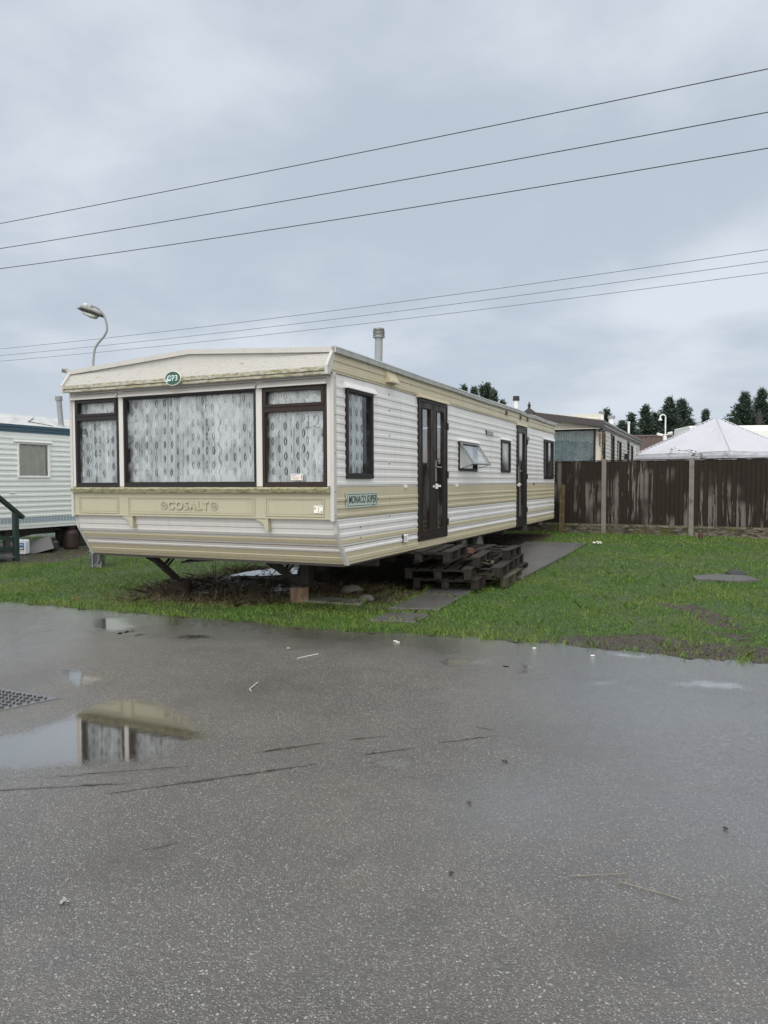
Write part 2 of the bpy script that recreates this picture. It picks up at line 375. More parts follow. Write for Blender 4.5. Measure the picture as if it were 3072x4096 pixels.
M_TWIG = mat('twig', (.05, .035, .025), .8)

# ------------------------------------------------------------------ mesh helpers
class MB:
    def __init__(s, T=None): s.v = []; s.f = []; s.mi = []; s.T = T; s.uv = None
    def add(s, vs, fs, mi=0, T=None):
        T = T or s.T; k = len(s.v)
        s.v += [tuple(T(*p)) if T else tuple(p) for p in vs]
        s.f += [tuple(i+k for i in f) for f in fs]; s.mi += [mi]*len(fs); return s
    def box(s, x0, x1, y0, y1, z0, z1, mi=0, T=None):
        vs = [(x, y, z) for z in (z0, z1) for y in (y0, y1) for x in (x0, x1)]
        return s.add(vs, [(0, 2, 3, 1), (4, 5, 7, 6), (0, 1, 5, 4), (2, 6, 7, 3), (0, 4, 6, 2), (1, 3, 7, 5)], mi, T)
    def obox(s, c, sx, sy, sz, rot, mi=0):      # rotated box, rot = euler or matrix
        M = rot if isinstance(rot, Matrix) else Matrix.Rotation(rot[2], 3, 'Z') @ Matrix.Rotation(rot[1], 3, 'Y') @ Matrix.Rotation(rot[0], 3, 'X')
        vs = [Vector(c)+M @ Vector((x*sx/2, y*sy/2, z*sz/2)) for z in (-1, 1) for y in (-1, 1) for x in (-1, 1)]
        return s.add(vs, [(0, 2, 3, 1), (4, 5, 7, 6), (0, 1, 5, 4), (2, 6, 7, 3), (0, 4, 6, 2), (1, 3, 7, 5)], mi)
    def beam(s, a, b, w_, h, mi=0):
        a = Vector(a); b = Vector(b); d = b-a
        return s.obox((a+b)/2, w_, h, d.length, d.to_track_quat('Z', 'Y').to_matrix(), mi)
    def prism(s, poly, a, b, axis='x', mi=0):   # poly in the 2 other axes, extruded from a to b
        def P(p, t): return (t, p[0], p[1]) if axis == 'x' else ((p[0], t, p[1]) if axis == 'y' else (p[0], p[1], t))
        n = len(poly); vs = [P(p, a) for p in poly]+[P(p, b) for p in poly]
        return s.add(vs, [tuple(range(n))[::-1], tuple(range(n, 2*n))]+[(i, (i+1) % n, n+(i+1) % n, n+i) for i in range(n)], mi)
    def tube(s, pts, r, seg=8, mi=0, caps=True):
        pts = [Vector(p) for p in pts]; rs = r if isinstance(r, (list, tuple)) else [r]*len(pts)
        k = []; vs = []; up = None
        for i, p in enumerate(pts):
            d = (pts[min(i+1, len(pts)-1)]-pts[max(i-1, 0)]).normalized()
            if up is None: up = Vector((0, 0, 1)) if abs(d.z) < .9 else Vector((1, 0, 0))
            a = d.cross(up).normalized(); b = a.cross(d).normalized(); up = b
            for j in range(seg):
                t = 2*math.pi*j/seg; vs.append(p+(a*math.cos(t)+b*math.sin(t))*rs[i])
        fs = [(i*seg+j, i*seg+(j+1) % seg, (i+1)*seg+(j+1) % seg, (i+1)*seg+j) for i in range(len(pts)-1) for j in range(seg)]
        if caps: fs += [tuple(range(seg))[::-1], tuple(range((len(pts)-1)*seg, len(pts)*seg))]
        return s.add(vs, fs, mi)
    def lathe(s, prof, c=(0, 0, 0), seg=20, mi=0):
        vs = [(c[0]+r*math.cos(2*math.pi*j/seg), c[1]+r*math.sin(2*math.pi*j/seg), c[2]+z) for r, z in prof for j in range(seg)]
        fs = [(i*seg+j, i*seg+(j+1) % seg, (i+1)*seg+(j+1) % seg, (i+1)*seg+j) for i in range(len(prof)-1) for j in range(seg)]
        fs += [tuple(range(seg))[::-1], tuple(range((len(prof)-1)*seg, len(prof)*seg))]
        return s.add(vs, fs, mi)
    def ring(s, l0, l1, z0, z1, w_, o0, o1, wb=None, wt=None, mi=0):  # rectangular frame in (l, o, z)
        wb = wb or w_; wt = wt or w_
        s.box(l0, l0+w_, o0, o1, z0, z1, mi); s.box(l1-w_, l1, o0, o1, z0, z1, mi)
        s.box(l0+w_, l1-w_, o0, o1-.001, z0, z0+wb, mi); return s.box(l0+w_, l1-w_, o0, o1-.001, z1-wt, z1, mi)
    def build(s, name, mats, parent=None, smooth=False, bevel=0., fix=True):
        me = bpy.data.meshes.new(name); me.from_pydata(s.v, [], s.f)
        for m_ in (mats if isinstance(mats, (list, tuple)) else [mats]): me.materials.append(m_)
        me.polygons.foreach_set('material_index', s.mi)
        if s.uv:
            ul = me.uv_layers.new(name='UVMap')
            for lp in me.loops: ul.data[lp.index].uv = s.uv[lp.vertex_index]
        if fix:
            bm = bmesh.new(); bm.from_mesh(me); bmesh.ops.recalc_face_normals(bm, faces=bm.faces); bm.to_mesh(me); bm.free()
        if smooth: me.shade_smooth() if smooth is True else me.shade_auto_smooth(angle=smooth) if hasattr(me, 'shade_auto_smooth') else None
        o = bpy.data.objects.new(name, me); COL.objects.link(o)
        if parent: o.parent = parent
        if bevel:
            b = o.modifiers.new('bevel', 'BEVEL'); b.width = bevel; b.segments = 2; b.limit_method = 'ANGLE'
        return o
def tag(o, label=None, cat=None, group=None, kind=None):
    if label: o['label'] = label
    if cat: o['category'] = cat
    if group: o['group'] = group
    if kind: o['kind'] = kind
    return o
def thing(name, label, cat, loc=(0, 0, 0), rz=0., group=None):
    o = bpy.data.objects.new(name, None); COL.objects.link(o); o.location = loc; o.rotation_euler = (0, 0, rz)
    o.empty_display_size = .2
    return tag(o, label, cat, group)
def attr_f(o, name, vals):
    a = o.data.attributes.new(name, 'FLOAT', 'POINT'); a.data.foreach_set('value', np.asarray(vals, dtype=np.float32))
def text_mesh(txt, size, depth=.002, shear=0., xs=1., bold=0., space=1.):
    cu = bpy.data.curves.new('t', 'FONT'); cu.body = txt; cu.size = size; cu.extrude = depth; cu.shear = shear
    cu.align_x = 'CENTER'; cu.align_y = 'CENTER'; cu.offset = bold; cu.space_character = space; cu.resolution_u = 3
    o = bpy.data.objects.new('t', cu); COL.objects.link(o)
    dg = bpy.context.evaluated_depsgraph_get(); me = o.evaluated_get(dg).to_mesh()
    vs = [(v.co.x*xs, v.co.y, v.co.z) for v in me.vertices]; fs = [tuple(p.vertices) for p in me.polygons]
    o.evaluated_get(dg).to_mesh_clear(); bpy.data.objects.remove(o); bpy.data.curves.remove(cu)
    return vs, fs

# ------------------------------------------------------------------ layout constants
AZ = R(24.4); QV = Vector((math.cos(AZ), -math.sin(AZ), 0)); SV = Vector((math.sin(AZ), math.cos(AZ), 0))
VW = 3.66; VL = 11.2; VC = Vector((-.519, 7.69, 0))-QV*VW
def sst(x, a, b):
    t = np.clip((np.asarray(x, float)-a)/(b-a), 0, 1); return t*t*(3-2*t)
EDGE = np.array([(-60, 31), (-12, 12.4), (-8, 10.7), (-4.82, 9.3), (-4.19, 9.03), (-3.56, 8.74), (-2.88, 8.47), (-1.99, 8.1), (-1.55, 7.93), (-1.12, 7.69), (-.61, 7.44), (-.05, 7.29), (.32, 7.22), (.76, 7.05), (1.21, 6.87), (1.57, 6.75), (1.87, 6.6), (2.44, 6.27), (2.81, 6.11), (3.13, 5.99), (5, 5.25), (12, 2.4), (60, -18)])
def edge(x): return np.interp(x, EDGE[:, 0], EDGE[:, 1])
def hnoise(x, y, f=1., seed=0):
    s_ = np.zeros(np.broadcast(x, y).shape); r = np.random.default_rng(seed+11)
    for k in range(7):
        a = r.uniform(0, 6.28); ff = f*r.uniform(.7, 2.2); s_ = s_+np.sin((x*np.cos(a)+y*np.sin(a))*ff+r.uniform(0, 6.28))
    return s_/7
def tz(x, y):
    x = np.asarray(x, float); y = np.asarray(y, float)
    w_ = y-edge(x)
    z = .20*sst(y, 9.5, 17.5)*sst(x, -.5, 3.5) + .018*hnoise(x, y, 1.6)*sst(w_, .3, 1.5)
    ux = (x-VC.x)*QV.x+(y-VC.y)*QV.y; vy = (x-VC.x)*SV.x+(y-VC.y)*SV.y
    under = sst(ux, -.1, .3)*sst(ux, 3.9, 3.4)*sst(vy, .7, 1.1)*sst(vy, 3.0, 2.2)
    return z + .03*under + .012*sst(w_, 0, .25)
def van_uv(x, y): return (x-VC.x)*QV.x+(y-VC.y)*QV.y, (x-VC.x)*SV.x+(y-VC.y)*SV.y

# ------------------------------------------------------------------ road
def sdist(px, py, poly):
    """signed distance, positive inside"""
    P = np.array(poly, float); n = len(P); d = np.full(px.shape, 1e9); ins = np.zeros(px.shape, bool)
    for i in range(n):
        a, b = P[i], P[(i+1) % n]; e = b-a
        t = np.clip(((px-a[0])*e[0]+(py-a[1])*e[1])/(e@e+1e-9), 0, 1)
        d = np.minimum(d, np.hypot(px-a[0]-t*e[0], py-a[1]-t*e[1]))
        c = ((a[1] > py) != (b[1] > py)) & (px < (b[0]-a[0])*(py-a[1])/(b[1]-a[1]+1e-12)+a[0]); ins ^= c
    return np.where(ins, d, -d)
PUD = [
 [(-3.4, 3.95), (-2.6, 4.2), (-2.29, 4.36), (-2.21, 4.43), (-2.1, 4.62), (-2.04, 4.82), (-2.0, 4.97), (-1.89, 5.08), (-1.74, 5.11), (-1.57, 5.09), (-1.43, 4.95), (-1.2, 4.65), (-1.02, 4.4), (-.97, 4.25), (-1.12, 4.18), (-1.14, 4.05), (-1.16, 3.95), (-1.32, 3.86), (-1.61, 3.82), (-2.01, 3.78), (-3.3, 3.6)],
 [(-2.71, 5.93), (-2.56, 5.95), (-2.41, 5.9), (-2.2, 5.8), (-2.05, 5.70), (-2.1, 5.56), (-2.2, 5.36), (-2.3, 5.36), (-2.5, 5.6)],
 [(-2.58, 7.26), (-2.49, 7.38), (-2.33, 7.34), (-2.30, 7.2), (-2.45, 7.1)],
 [(-2.10, 7.05), (-1.94, 7.27), (-1.78, 7.27), (-1.60, 7.1), (-1.81, 7.0)],
 [(-3.25, 8.16), (-2.9, 8.2), (-2.55, 7.62), (-2.72, 7.33), (-3.05, 7.58)],
 [(-3.78, 7.58), (-3.66, 7.8), (-3.5, 7.8), (-3.45, 7.6), (-3.62, 7.35)],
 [(.45, 6.08), (.52, 6.23), (.90, 6.19), (.90, 5.96), (.52, 5.93)],
 [(1.00, 5.68), (1.12, 6.05), (1.24, 5.93), (1.14, 5.64)],
 [(-.10, 3.91), (-.06, 3.98), (.15, 3.98), (.2, 3.88), (.13, 3.76), (-.02, 3.79)],
 [(1.45, 5.42), (1.6, 5.50), (1.80, 5.47), (1.62, 5.34)],
 [(2.05, 5.38), (2.3, 5.52), (2.62, 5.45), (2.66, 5.2), (2.3, 5.28)],
 [(1.9, 6.5), (2.3, 6.28), (2.2, 6.14), (1.85, 6.36)],
 [(3.0, 5.75), (3.5, 5.6), (3.5, 5.35), (2.9, 5.5)],
]
xs = np.concatenate([[-60, -40, -25, -15, -10, -8], np.arange(-6.6, 5.6, .042), [6.5, 8, 10, 15, 25, 40, 60]])
ws = np.concatenate([np.arange(0, 7.6, .042), [8, 9, 10, 12, 16, 24, 40]])
X, Wd = np.meshgrid(xs, ws); Y = edge(X)-Wd
Y[0] += .035*np.sin(xs*9.1)+.03*np.sin(xs*23.7+1)+.02*np.sin(xs*51)
def puddle_attr(X, Y):
    d = np.full(X.shape, -9.)
    for p in PUD: d = np.maximum(d, sdist(X, Y, p))
    return np.clip(d, -.5, .5)
def film_attr(X, Y):
    g = lambda cx, cy, sx_, sy_: np.exp(-((X-cx)/sx_)**2-((Y-cy)/sy_)**2)
    f = .22 + .60*sst(X+.18*Y, .9, 2.3)*sst(Y, 1.6, 3.2) + .65*g(-3.4, 7.0, 1.1, 1.3) + .5*g(-2.6, 3.9, 1., .7) + .6*g(.55, 3.35, .40, .40) + .35*g(2.2, 5.2, .9, .6)
    f -= .55*g(-.4, 5.6, 1.1, .6) + .3*g(-1.3, 6.4, .9, .4)
    f += .55*sst(edge(X)-Y, 1.3, .25)
    return np.clip(f, 0, 1)
def grid_mesh(name, X, Y, Z, mt, attrs, mask=None, parent=None):
    ny, nx = X.shape; vid = np.arange(nx*ny).reshape(ny, nx)
    fs = np.stack([vid[:-1, :-1], vid[1:, :-1], vid[1:, 1:], vid[:-1, 1:]], -1).reshape(-1, 4)
    if mask is not None: fs = fs[(mask[:-1, :-1] | mask[1:, 1:]).reshape(-1)]
    used = np.unique(fs); rem = -np.ones(nx*ny, int); rem[used] = np.arange(len(used))
    V = np.stack([X, Y, Z], -1).reshape(-1, 3)[used]
    me = bpy.data.meshes.new(name); me.from_pydata(V.tolist(), [], rem[fs].tolist()); me.materials.append(mt)
    o = bpy.data.objects.new(name, me); COL.objects.link(o)
    for k, a in attrs.items(): attr_f(o, k, a.reshape(-1)[used])
    if me.polygons[0].normal.z < 0: me.flip_normals()
    me.shade_smooth(); return o
PA, FA = puddle_attr(X, Y), film_attr(X, Y)
tag(grid_mesh('road', X, Y, np.full(X.shape, .004), M_ASPH, dict(puddle=PA, film=FA)), kind='structure')
for p in PUD[:9]:
    mk = sdist(X, Y, p) > -.07
    tag(grid_mesh('puddle', X, Y, np.full(X.shape, .0046), M_ASPH, dict(puddle=PA, film=FA), mask=mk), kind='structure')
# grooves worn in the tarmac, holding water
gv = MB()
for a, b, wd in [((-1.35, 3.50), (-.34, 3.88), .022), ((-.74, 4.03), (-.33, 4.2), .022), ((-.22, 4.24), (.03, 4.31), .014), ((-.12, 4.0), (.17, 4.11), .022), ((.3, 4.18), (.68, 4.31), .014), ((.53, 4.48), (.68, 4.37), .010), ((-2.2, 3.52), (-1.25, 3.63), .020), ((-1.0, 2.95), (-.86, 3.02), .010), ((-1.75, 3.70), (-1.0, 3.86), .012)]:
    n = 24; pts = []
    for i in range(n+1):
        t = i/n; px_, py_ = a[0]+(b[0]-a[0])*t, a[1]+(b[1]-a[1])*t
        h = wd*math.sin(math.pi*min(1, max(0, t)))**.5*random.uniform(.35, 1)
        pts.append((px_, py_+random.uniform(-.004, .004), h))
    vs = [(p[0], p[1]-p[2]/2, .0075) for p in pts]+[(p[0], p[1]+p[2]/2, .0075) for p in pts]
    gv.add(vs, [(i, i+1, n+2+i, n+1+i) for i in range(n)])
tag(gv.build('road_groove', M_WATER, fix=False), kind='structure')

# ------------------------------------------------------------------ ground
DIRT = [(-3.35, 9.75), (-3.2, 10.5), (-2.9, 11.4), (-2.5, 12.4), (-1.9, 13.5), (-.5, 13), (0, 10.6), (-.25, 9.7), (-.6, 9.4), (-.99, 9.2), (-1.85, 9.0), (-2.5, 9.15), (-3.0, 9.25)]
MUDS = [([(1.4, 6.8), (2.3, 6.42), (3.1, 6.0), (3.7, 5.75), (3.8, 6.3), (2.95, 6.72), (2.55, 7.1), (2.1, 7.05), (1.6, 6.95)], .16), ([(2.1, 6.35), (2.45, 6.65), (2.75, 6.3), (2.5, 6.15)], .12),
        ([(3.3, 8.9), (3.7, 8.9), (3.75, 8.0), (3.55, 7.3), (3.35, 7.5), (3.45, 8.2)], .13), ([(3.1, 7.2), (3.55, 7.1), (3.3, 6.8)], .12),
        ([(-9, 13.2), (-6.2, 13.9), (-5.9, 15.6), (-6.2, 16.8), (-6.9, 18.5), (-8.2, 15.0), (-11, 12)], .3), ([(2.2, 16.6), (3.4, 16.2), (3.9, 17.4), (2.6, 19)], .3)]
def mud_attr(x, y):
    m_ = sst(sdist(x, y, DIRT), -.25, .18)*.95
    for p, r in MUDS: m_ = np.maximum(m_, sst(sdist(x, y, p), -r, r*.6)*.85)
    w_ = y-edge(x); m_ = np.maximum(m_, sst(w_, .12, -.02)*.7)
    u, v = van_uv(x, y); m_ = np.maximum(m_, ((u > .5) & (u < 3.7) & (v > 1.4) & (v < 11.3))*1.)
    return m_
gx = np.concatenate([[-400, -150, -60, -35, -22, -16], np.arange(-12, 13, .09), [16, 22, 35, 60, 150, 400]])
gw = np.concatenate([[0, .03], np.arange(.08, 13.6, .09), [15, 18, 24, 40, 80, 200, 700]])
GX, GW = np.meshgrid(gx, gw); GY = edge(GX)+GW
GY[0] += -.06
tag(grid_mesh('grass_ground', GX, GY, tz(GX, GY)-np.where(GW < .02, .02, 0), M_SOIL, dict(mud=mud_attr(GX, GY))), kind='structure')
bs = MB(); bs.add([(-1500, -1500, -.04), (1500, -1500, -.04), (1500, 1500, -.04), (-1500, 1500, -.04)], [(0, 1, 2, 3)])
tag(bs.build('ground', M_SOIL, fix=False), kind='structure')

# ------------------------------------------------------------------ paths and slabs
def slab(name, poly, z0, z1, m, jitter=0.):
    b = MB(); b.prism(poly, z0, z1, 'z'); o = b.build(name, m, bevel=.006); return tag(o, kind='structure')
SLAB1 = [(.05, 8.55), (.63, 8.42), (.955, 9.30), (.50, 9.60)]; SLAB1B = [(.505, 9.62), (.965, 9.32), (1.33, 10.2), (.66, 10.42)]
SLAB2 = [(-.18, 7.86), (.34, 7.74), (.53, 8.23), (.05, 8.33)]
SLAB3 = [(-1.02, 9.02), (-.30, 8.74), (-.22, 9.06), (-.9, 9.32)]
PATH3 = [(2.02, 10.9), (3.33, 13.5), (4.20, 15.3), (3.0, 15.6), (1.3, 12.0)]
slab('path', SLAB1, -.03, .045, M_SLAB); slab('path', SLAB1B, -.03, .050, M_SLAB); slab('path', SLAB2, -.03, .030, M_SLAB)
slab('path', SLAB3, -.03, .06, M_SLABL)
b = MB(); n = len(PATH3)
vs = [(x, y, float(tz(x, y))+.045) for x, y in PATH3]+[(x, y, -.05) for x, y in PATH3]
b.add(vs, [tuple(range(n)), tuple(range(n, 2*n))[::-1]]+[(i, (i+1) % n, n+(i+1) % n, n+i) for i in range(n)])
tag(b.build('path', M_SLAB), kind='structure')
PAD = [(-9.6, 13.0), (-8.1, 13.5), (-7.66, 15.55), (-7.0, 17.2), (-6.4, 18.5), (-8.5, 20), (-11, 15)]
slab('concrete_pad', PAD, -.03, .03, M_SLABL)
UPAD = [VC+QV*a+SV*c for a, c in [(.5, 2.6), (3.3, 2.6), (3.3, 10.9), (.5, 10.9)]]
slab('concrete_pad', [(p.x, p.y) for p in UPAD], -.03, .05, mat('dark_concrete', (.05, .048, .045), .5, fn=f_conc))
UP = [(-2.40, 11.42), (-2.2, 11.95), (-1.75, 12.5), (-1.3, 12.4), (-1.35, 11.6), (-1.9, 11.35)]
b = MB(); b.add([(x, y, .062) for x, y in UP], [tuple(range(len(UP)))]); tag(b.build('puddle', M_WATER, fix=False), kind='structure')
MH = [(4.58, 10.85), (4.68, 11.2), (5.1, 11.38), (5.5, 11.2), (5.45, 10.72), (5.0, 10.62)]
mhz = float(tz(5., 11.))+.02
b = MB(); b.prism(MH, mhz-.1, mhz+.02, 'z'); tag(b.build('manhole_cover', M_SLAB, bevel=.005), 'worn grey concrete manhole cover sunk in the lawn before the fence', 'manhole cover')
b = MB(); b.lathe([(.02, 0), (.16, .01), (.15, .05), (.09, .085), (.02, .10)], (5.45, 11.42, mhz-.02), 10)
b.box(5.3, 5.5, 11.35, 11.38, mhz+.0, mhz+.03)
tag(b.build('rubber_mat', M_BLACK, smooth=False), 'crumpled black rubber scrap lying behind the concrete cover in the lawn', 'rubber scrap')

# ------------------------------------------------------------------ grass blades
def blades(name, x, y, hh, ww, mt, lean=.5, up=1., label=None, zoff=-.006):
    n = len(x); z = tz(x, y)+zoff
    a = RNG.uniform(0, 2*np.pi, n); ca, sa = np.cos(a), np.sin(a)
    la = RNG.uniform(0, 2*np.pi, n); ll = RNG.uniform(0, lean, n)*hh
    base = np.stack([x, y, z], -1)
    side = np.stack([ca*ww/2, sa*ww/2, np.zeros(n)], -1)
    tipo = np.stack([np.cos(la)*ll, np.sin(la)*ll, hh*up], -1)
    mid = base+tipo*np.array([.35, .35, .6])
    V = np.stack([base-side, base+side, mid+side*.7, base+tipo, mid-side*.7], 1).reshape(-1, 3)
    i = np.arange(n)*5
    me = bpy.data.meshes.new(name)
    me.vertices.add(n*5); me.vertices.foreach_set('co', V.reshape(-1).astype(np.float32))
    me.loops.add(n*5); me.loops.foreach_set('vertex_index', np.arange(n*5, dtype=np.int32))
    me.polygons.add(n); me.polygons.foreach_set('loop_start', i.astype(np.int32)); me.polygons.foreach_set('loop_total', np.full(n, 5, np.int32))
    me.materials.append(mt); me.update(); me.validate()
    o = bpy.data.objects.new(name, me); COL.objects.link(o)
    attr_f(o, 'tint', np.repeat(RNG.uniform(0, 1, n)**1.3, 5))
    tag(o, label, kind='stuff'); o['category'] = 'grass'; return o
def rdense(x0, x1, y0, y1, dens, fn):
    n = int((x1-x0)*(y1-y0)*dens); x = RNG.uniform(x0, x1, n); y = RNG.uniform(y0, y1, n); k = fn(x, y); return x[k], y[k]
HARD = [(SLAB1, .01), (SLAB1B, .01), (SLAB2, .025), (SLAB3, .01), (PATH3, .0), (PAD, .0), (MH, .0)]
def growable(x, y):
    k = (y > edge(x)+.015*np.sin(x*31)+.02*np.sin(x*13)+.01)
    vis = (np.abs(x) < y*.545+2.0); k &= vis
    for p, r in HARD: k &= sdist(x, y, p) < -r+.02
    return k
def lawn(x, y):
    k = growable(x, y); m_ = mud_attr(x, y)+.5*hnoise(x, y, 9, 3)+.5*hnoise(x, y, 26, 8)
    u, v = van_uv(x, y)
    k &= ~((u > .3) & (u < 3.5) & (v > 1.2) & (v < 11))
    return k & (RNG.uniform(0, 1, x.shape) > sst(m_, .2, .9)*.985)
gxs, gys, gh, gw_ = [], [], [], []
for (y0, y1, dens, h0, w0) in [(4.5, 8, 5200, .030, .0035), (8, 11, 3300, .034, .0045), (11, 15, 1700, .038, .006), (15, 20.5, 850, .045, .009)]:
    x, y = rdense(-13, 13, y0, y1, dens, lawn)
    e = y-edge(x); c = .75+.45*hnoise(x, y, 3, 5)+.25*hnoise(x, y, 12, 6)
    h = h0*RNG.uniform(.5, 1.4, x.shape)*np.clip(c, .45, 1.7)*(1+.5*sst(e, .5, .0))
    gxs.append(x); gys.append(y); gh.append(h); gw_.append(w0*RNG.uniform(.7, 1.4, x.shape))
blades('grass', np.concatenate(gxs), np.concatenate(gys), np.concatenate(gh), np.concatenate(gw_), M_GRASS, .9, label='short wet green lawn grass around the pale static caravan')
# clover-like broad leaves and yellowing tufts
x, y = rdense(-6, 6, 5, 11, 500, lambda x, y: lawn(x, y) & (hnoise(x, y, 4, 21) > .12))
blades('grass_weeds', x, y, RNG.uniform(.012, .03, x.shape), RNG.uniform(.008, .014, x.shape), M_GRASS, 1.6, label='broad leaved weeds low in the lawn grass')
def straw_zone(x, y):
    k = growable(x, y); e = y-edge(x); dd = sdist(x, y, DIRT)
    near = (np.abs(dd) < .42) | ((e < .22) & (hnoise(x, y, 5, 4) > -.1)) | (sdist(x, y, SLAB1) > -.3) & (x < .5)
    return k & near & (RNG.uniform(0, 1, x.shape) < .8)
x, y = rdense(-6, 4, 5, 13, 1100, straw_zone)
blades('yellow_grass', x, y, RNG.uniform(.02, .06, x.shape), RNG.uniform(.003, .006, x.shape), M_STRAWG, 1.6, label='yellowing grass along the tarmac edge and around the bare soil')
def dz(x, y):
    u, v = van_uv(x, y); return growable(x, y) & (sdist(x, y, DIRT) > -.22) & (v < 4) & (RNG.uniform(0, 1, x.shape) < .35+.9*hnoise(x, y, 5, 2))
x, y = rdense(-3.9, .3, 8.7, 13, 2600, dz)
blades('dry_grass', x, y, RNG.uniform(.02, .09, x.shape), RNG.uniform(.004, .008, x.shape), M_DRYG, 3.2, label='brown dead grass and debris on bare soil under the caravan')
x, y = rdense(-2.9, -.8, 9.0, 10.2, 260, lambda x, y: hnoise(x, y, 5, 2) > -.05)
blades('dry_reeds', x, y, RNG.uniform(.06, .17, x.shape), RNG.uniform(.004, .007, x.shape), M_DRYG, 1.2, label='tall dead brown grass stalks in front of the dark space under the caravan')
# taller tufts along edges, and churned clods in the mud
tx, ty = [], []
def tuft(cx, cy, k_, r_):
    tx.extend(RNG.normal(cx, r_, k_)); ty.extend(RNG.normal(cy, r_, k_))
for xx in np.arange(-6, 4.2, .09):
    if RNG.uniform() < (.62 if xx < 1.4 else .2): tuft(xx, float(edge(xx))+RNG.uniform(-.02, .06), int(RNG.integers(6, 18)), RNG.uniform(.012, .04))
for poly in (SLAB1, SLAB1B, SLAB2, SLAB3, PATH3, MH):
    for i in range(len(poly)):
        a, c = np.array(poly[i]), np.array(poly[(i+1) % len(poly)])
        for _ in range(int(np.linalg.norm(c-a)*16)): p_ = a+(c-a)*RNG.uniform(); tuft(p_[0], p_[1], 7, .018)
for _ in range(900):
    xx, yy = RNG.uniform(-7, 7), RNG.uniform(5.5, 16)
    if growable(np.array([xx]), np.array([yy]))[0] and mud_attr(np.array([xx]), np.array([yy]))[0] < .9: tuft(xx, yy, 9, RNG.uniform(.01, .03))
for _ in range(22): xx = RNG.uniform(1.5, 3.8); tuft(xx, float(edge(xx))+RNG.uniform(.05, .6), 14, .03)
tx, ty = np.array(tx), np.array(ty)
blades('grass_tufts', tx, ty, RNG.uniform(.03, .085, tx.shape), RNG.uniform(.004, .007, tx.shape), M_GRASS, 1.3, label='longer grass tufts along the tarmac edge and around the slabs')
b = MB(); oc = [(0, 1, 4), (1, 2, 4), (2, 3, 4), (3, 0, 4)]
for _ in range(9000):
    xx, yy = RNG.uniform(-3.6, 4.2), RNG.uniform(5.6, 11)
    if yy < edge(xx)+.02 or sum(sdist(np.array([xx]), np.array([yy]), p)[0] > -r*.5 for p, r in MUDS[:4])+(sdist(np.array([xx]), np.array([yy]), DIRT)[0] > 0)*(RNG.uniform() < .5) < 1: continue
    s_ = RNG.uniform(.006, .026)*RNG.uniform(.5, 1.2); z_ = float(tz(xx, yy)); a = RNG.uniform(0, 6.28)
    b.add([(xx+s_*RNG.uniform(.6, 1.3)*math.cos(a+j*1.57), yy+s_*RNG.uniform(.6, 1.3)*math.sin(a+j*1.57), z_-.004) for j in range(4)]+[(xx+RNG.normal(0, s_*.3), yy+RNG.normal(0, s_*.3), z_+s_*RNG.uniform(.5, 1.1))], oc)
o = b.build('mud_clods', M_SOIL, fix=False); attr_f(o, 'mud', np.ones(len(b.v))); tag(o, 'churned wet mud clods by the tarmac edge and under the caravan', 'mud', kind='stuff')
# twigs sprouting under the front of the caravan
b = MB()
def vloc(u, v, z): return VC+QV*u+SV*v+Vector((0, 0, z))
for (u, v, du, h) in [(1.15, 1.2, .02, .50), (1.9, 1.3, .45, .45), (1.7, 1.0, -.5, .2), (2.2, 1.1, .7, .25), (1.5, 1.5, -.8, .12), (2.0, .9, .55, .18), (1.2, 1.1, .6, .1), (2.3, 1.6, .3, .35)]:
    p0 = vloc(u, v, .02); pts = []
    for i in range(8):
        t = i/7; pts.append(p0+QV*(du*t*t)+SV*(.1*math.sin(t*3))+Vector((0, 0, h*math.sin(t*1.5)))+Vector((random.uniform(-.008, .008),)*3))
    b.tube(pts, [.006*(1-.6*i/7) for i in range(8)], 4)
tag(b.build('twigs', M_TWIG, smooth=True), 'thin bare brown twigs arching up below the front of the caravan', 'twigs', kind='stuff')

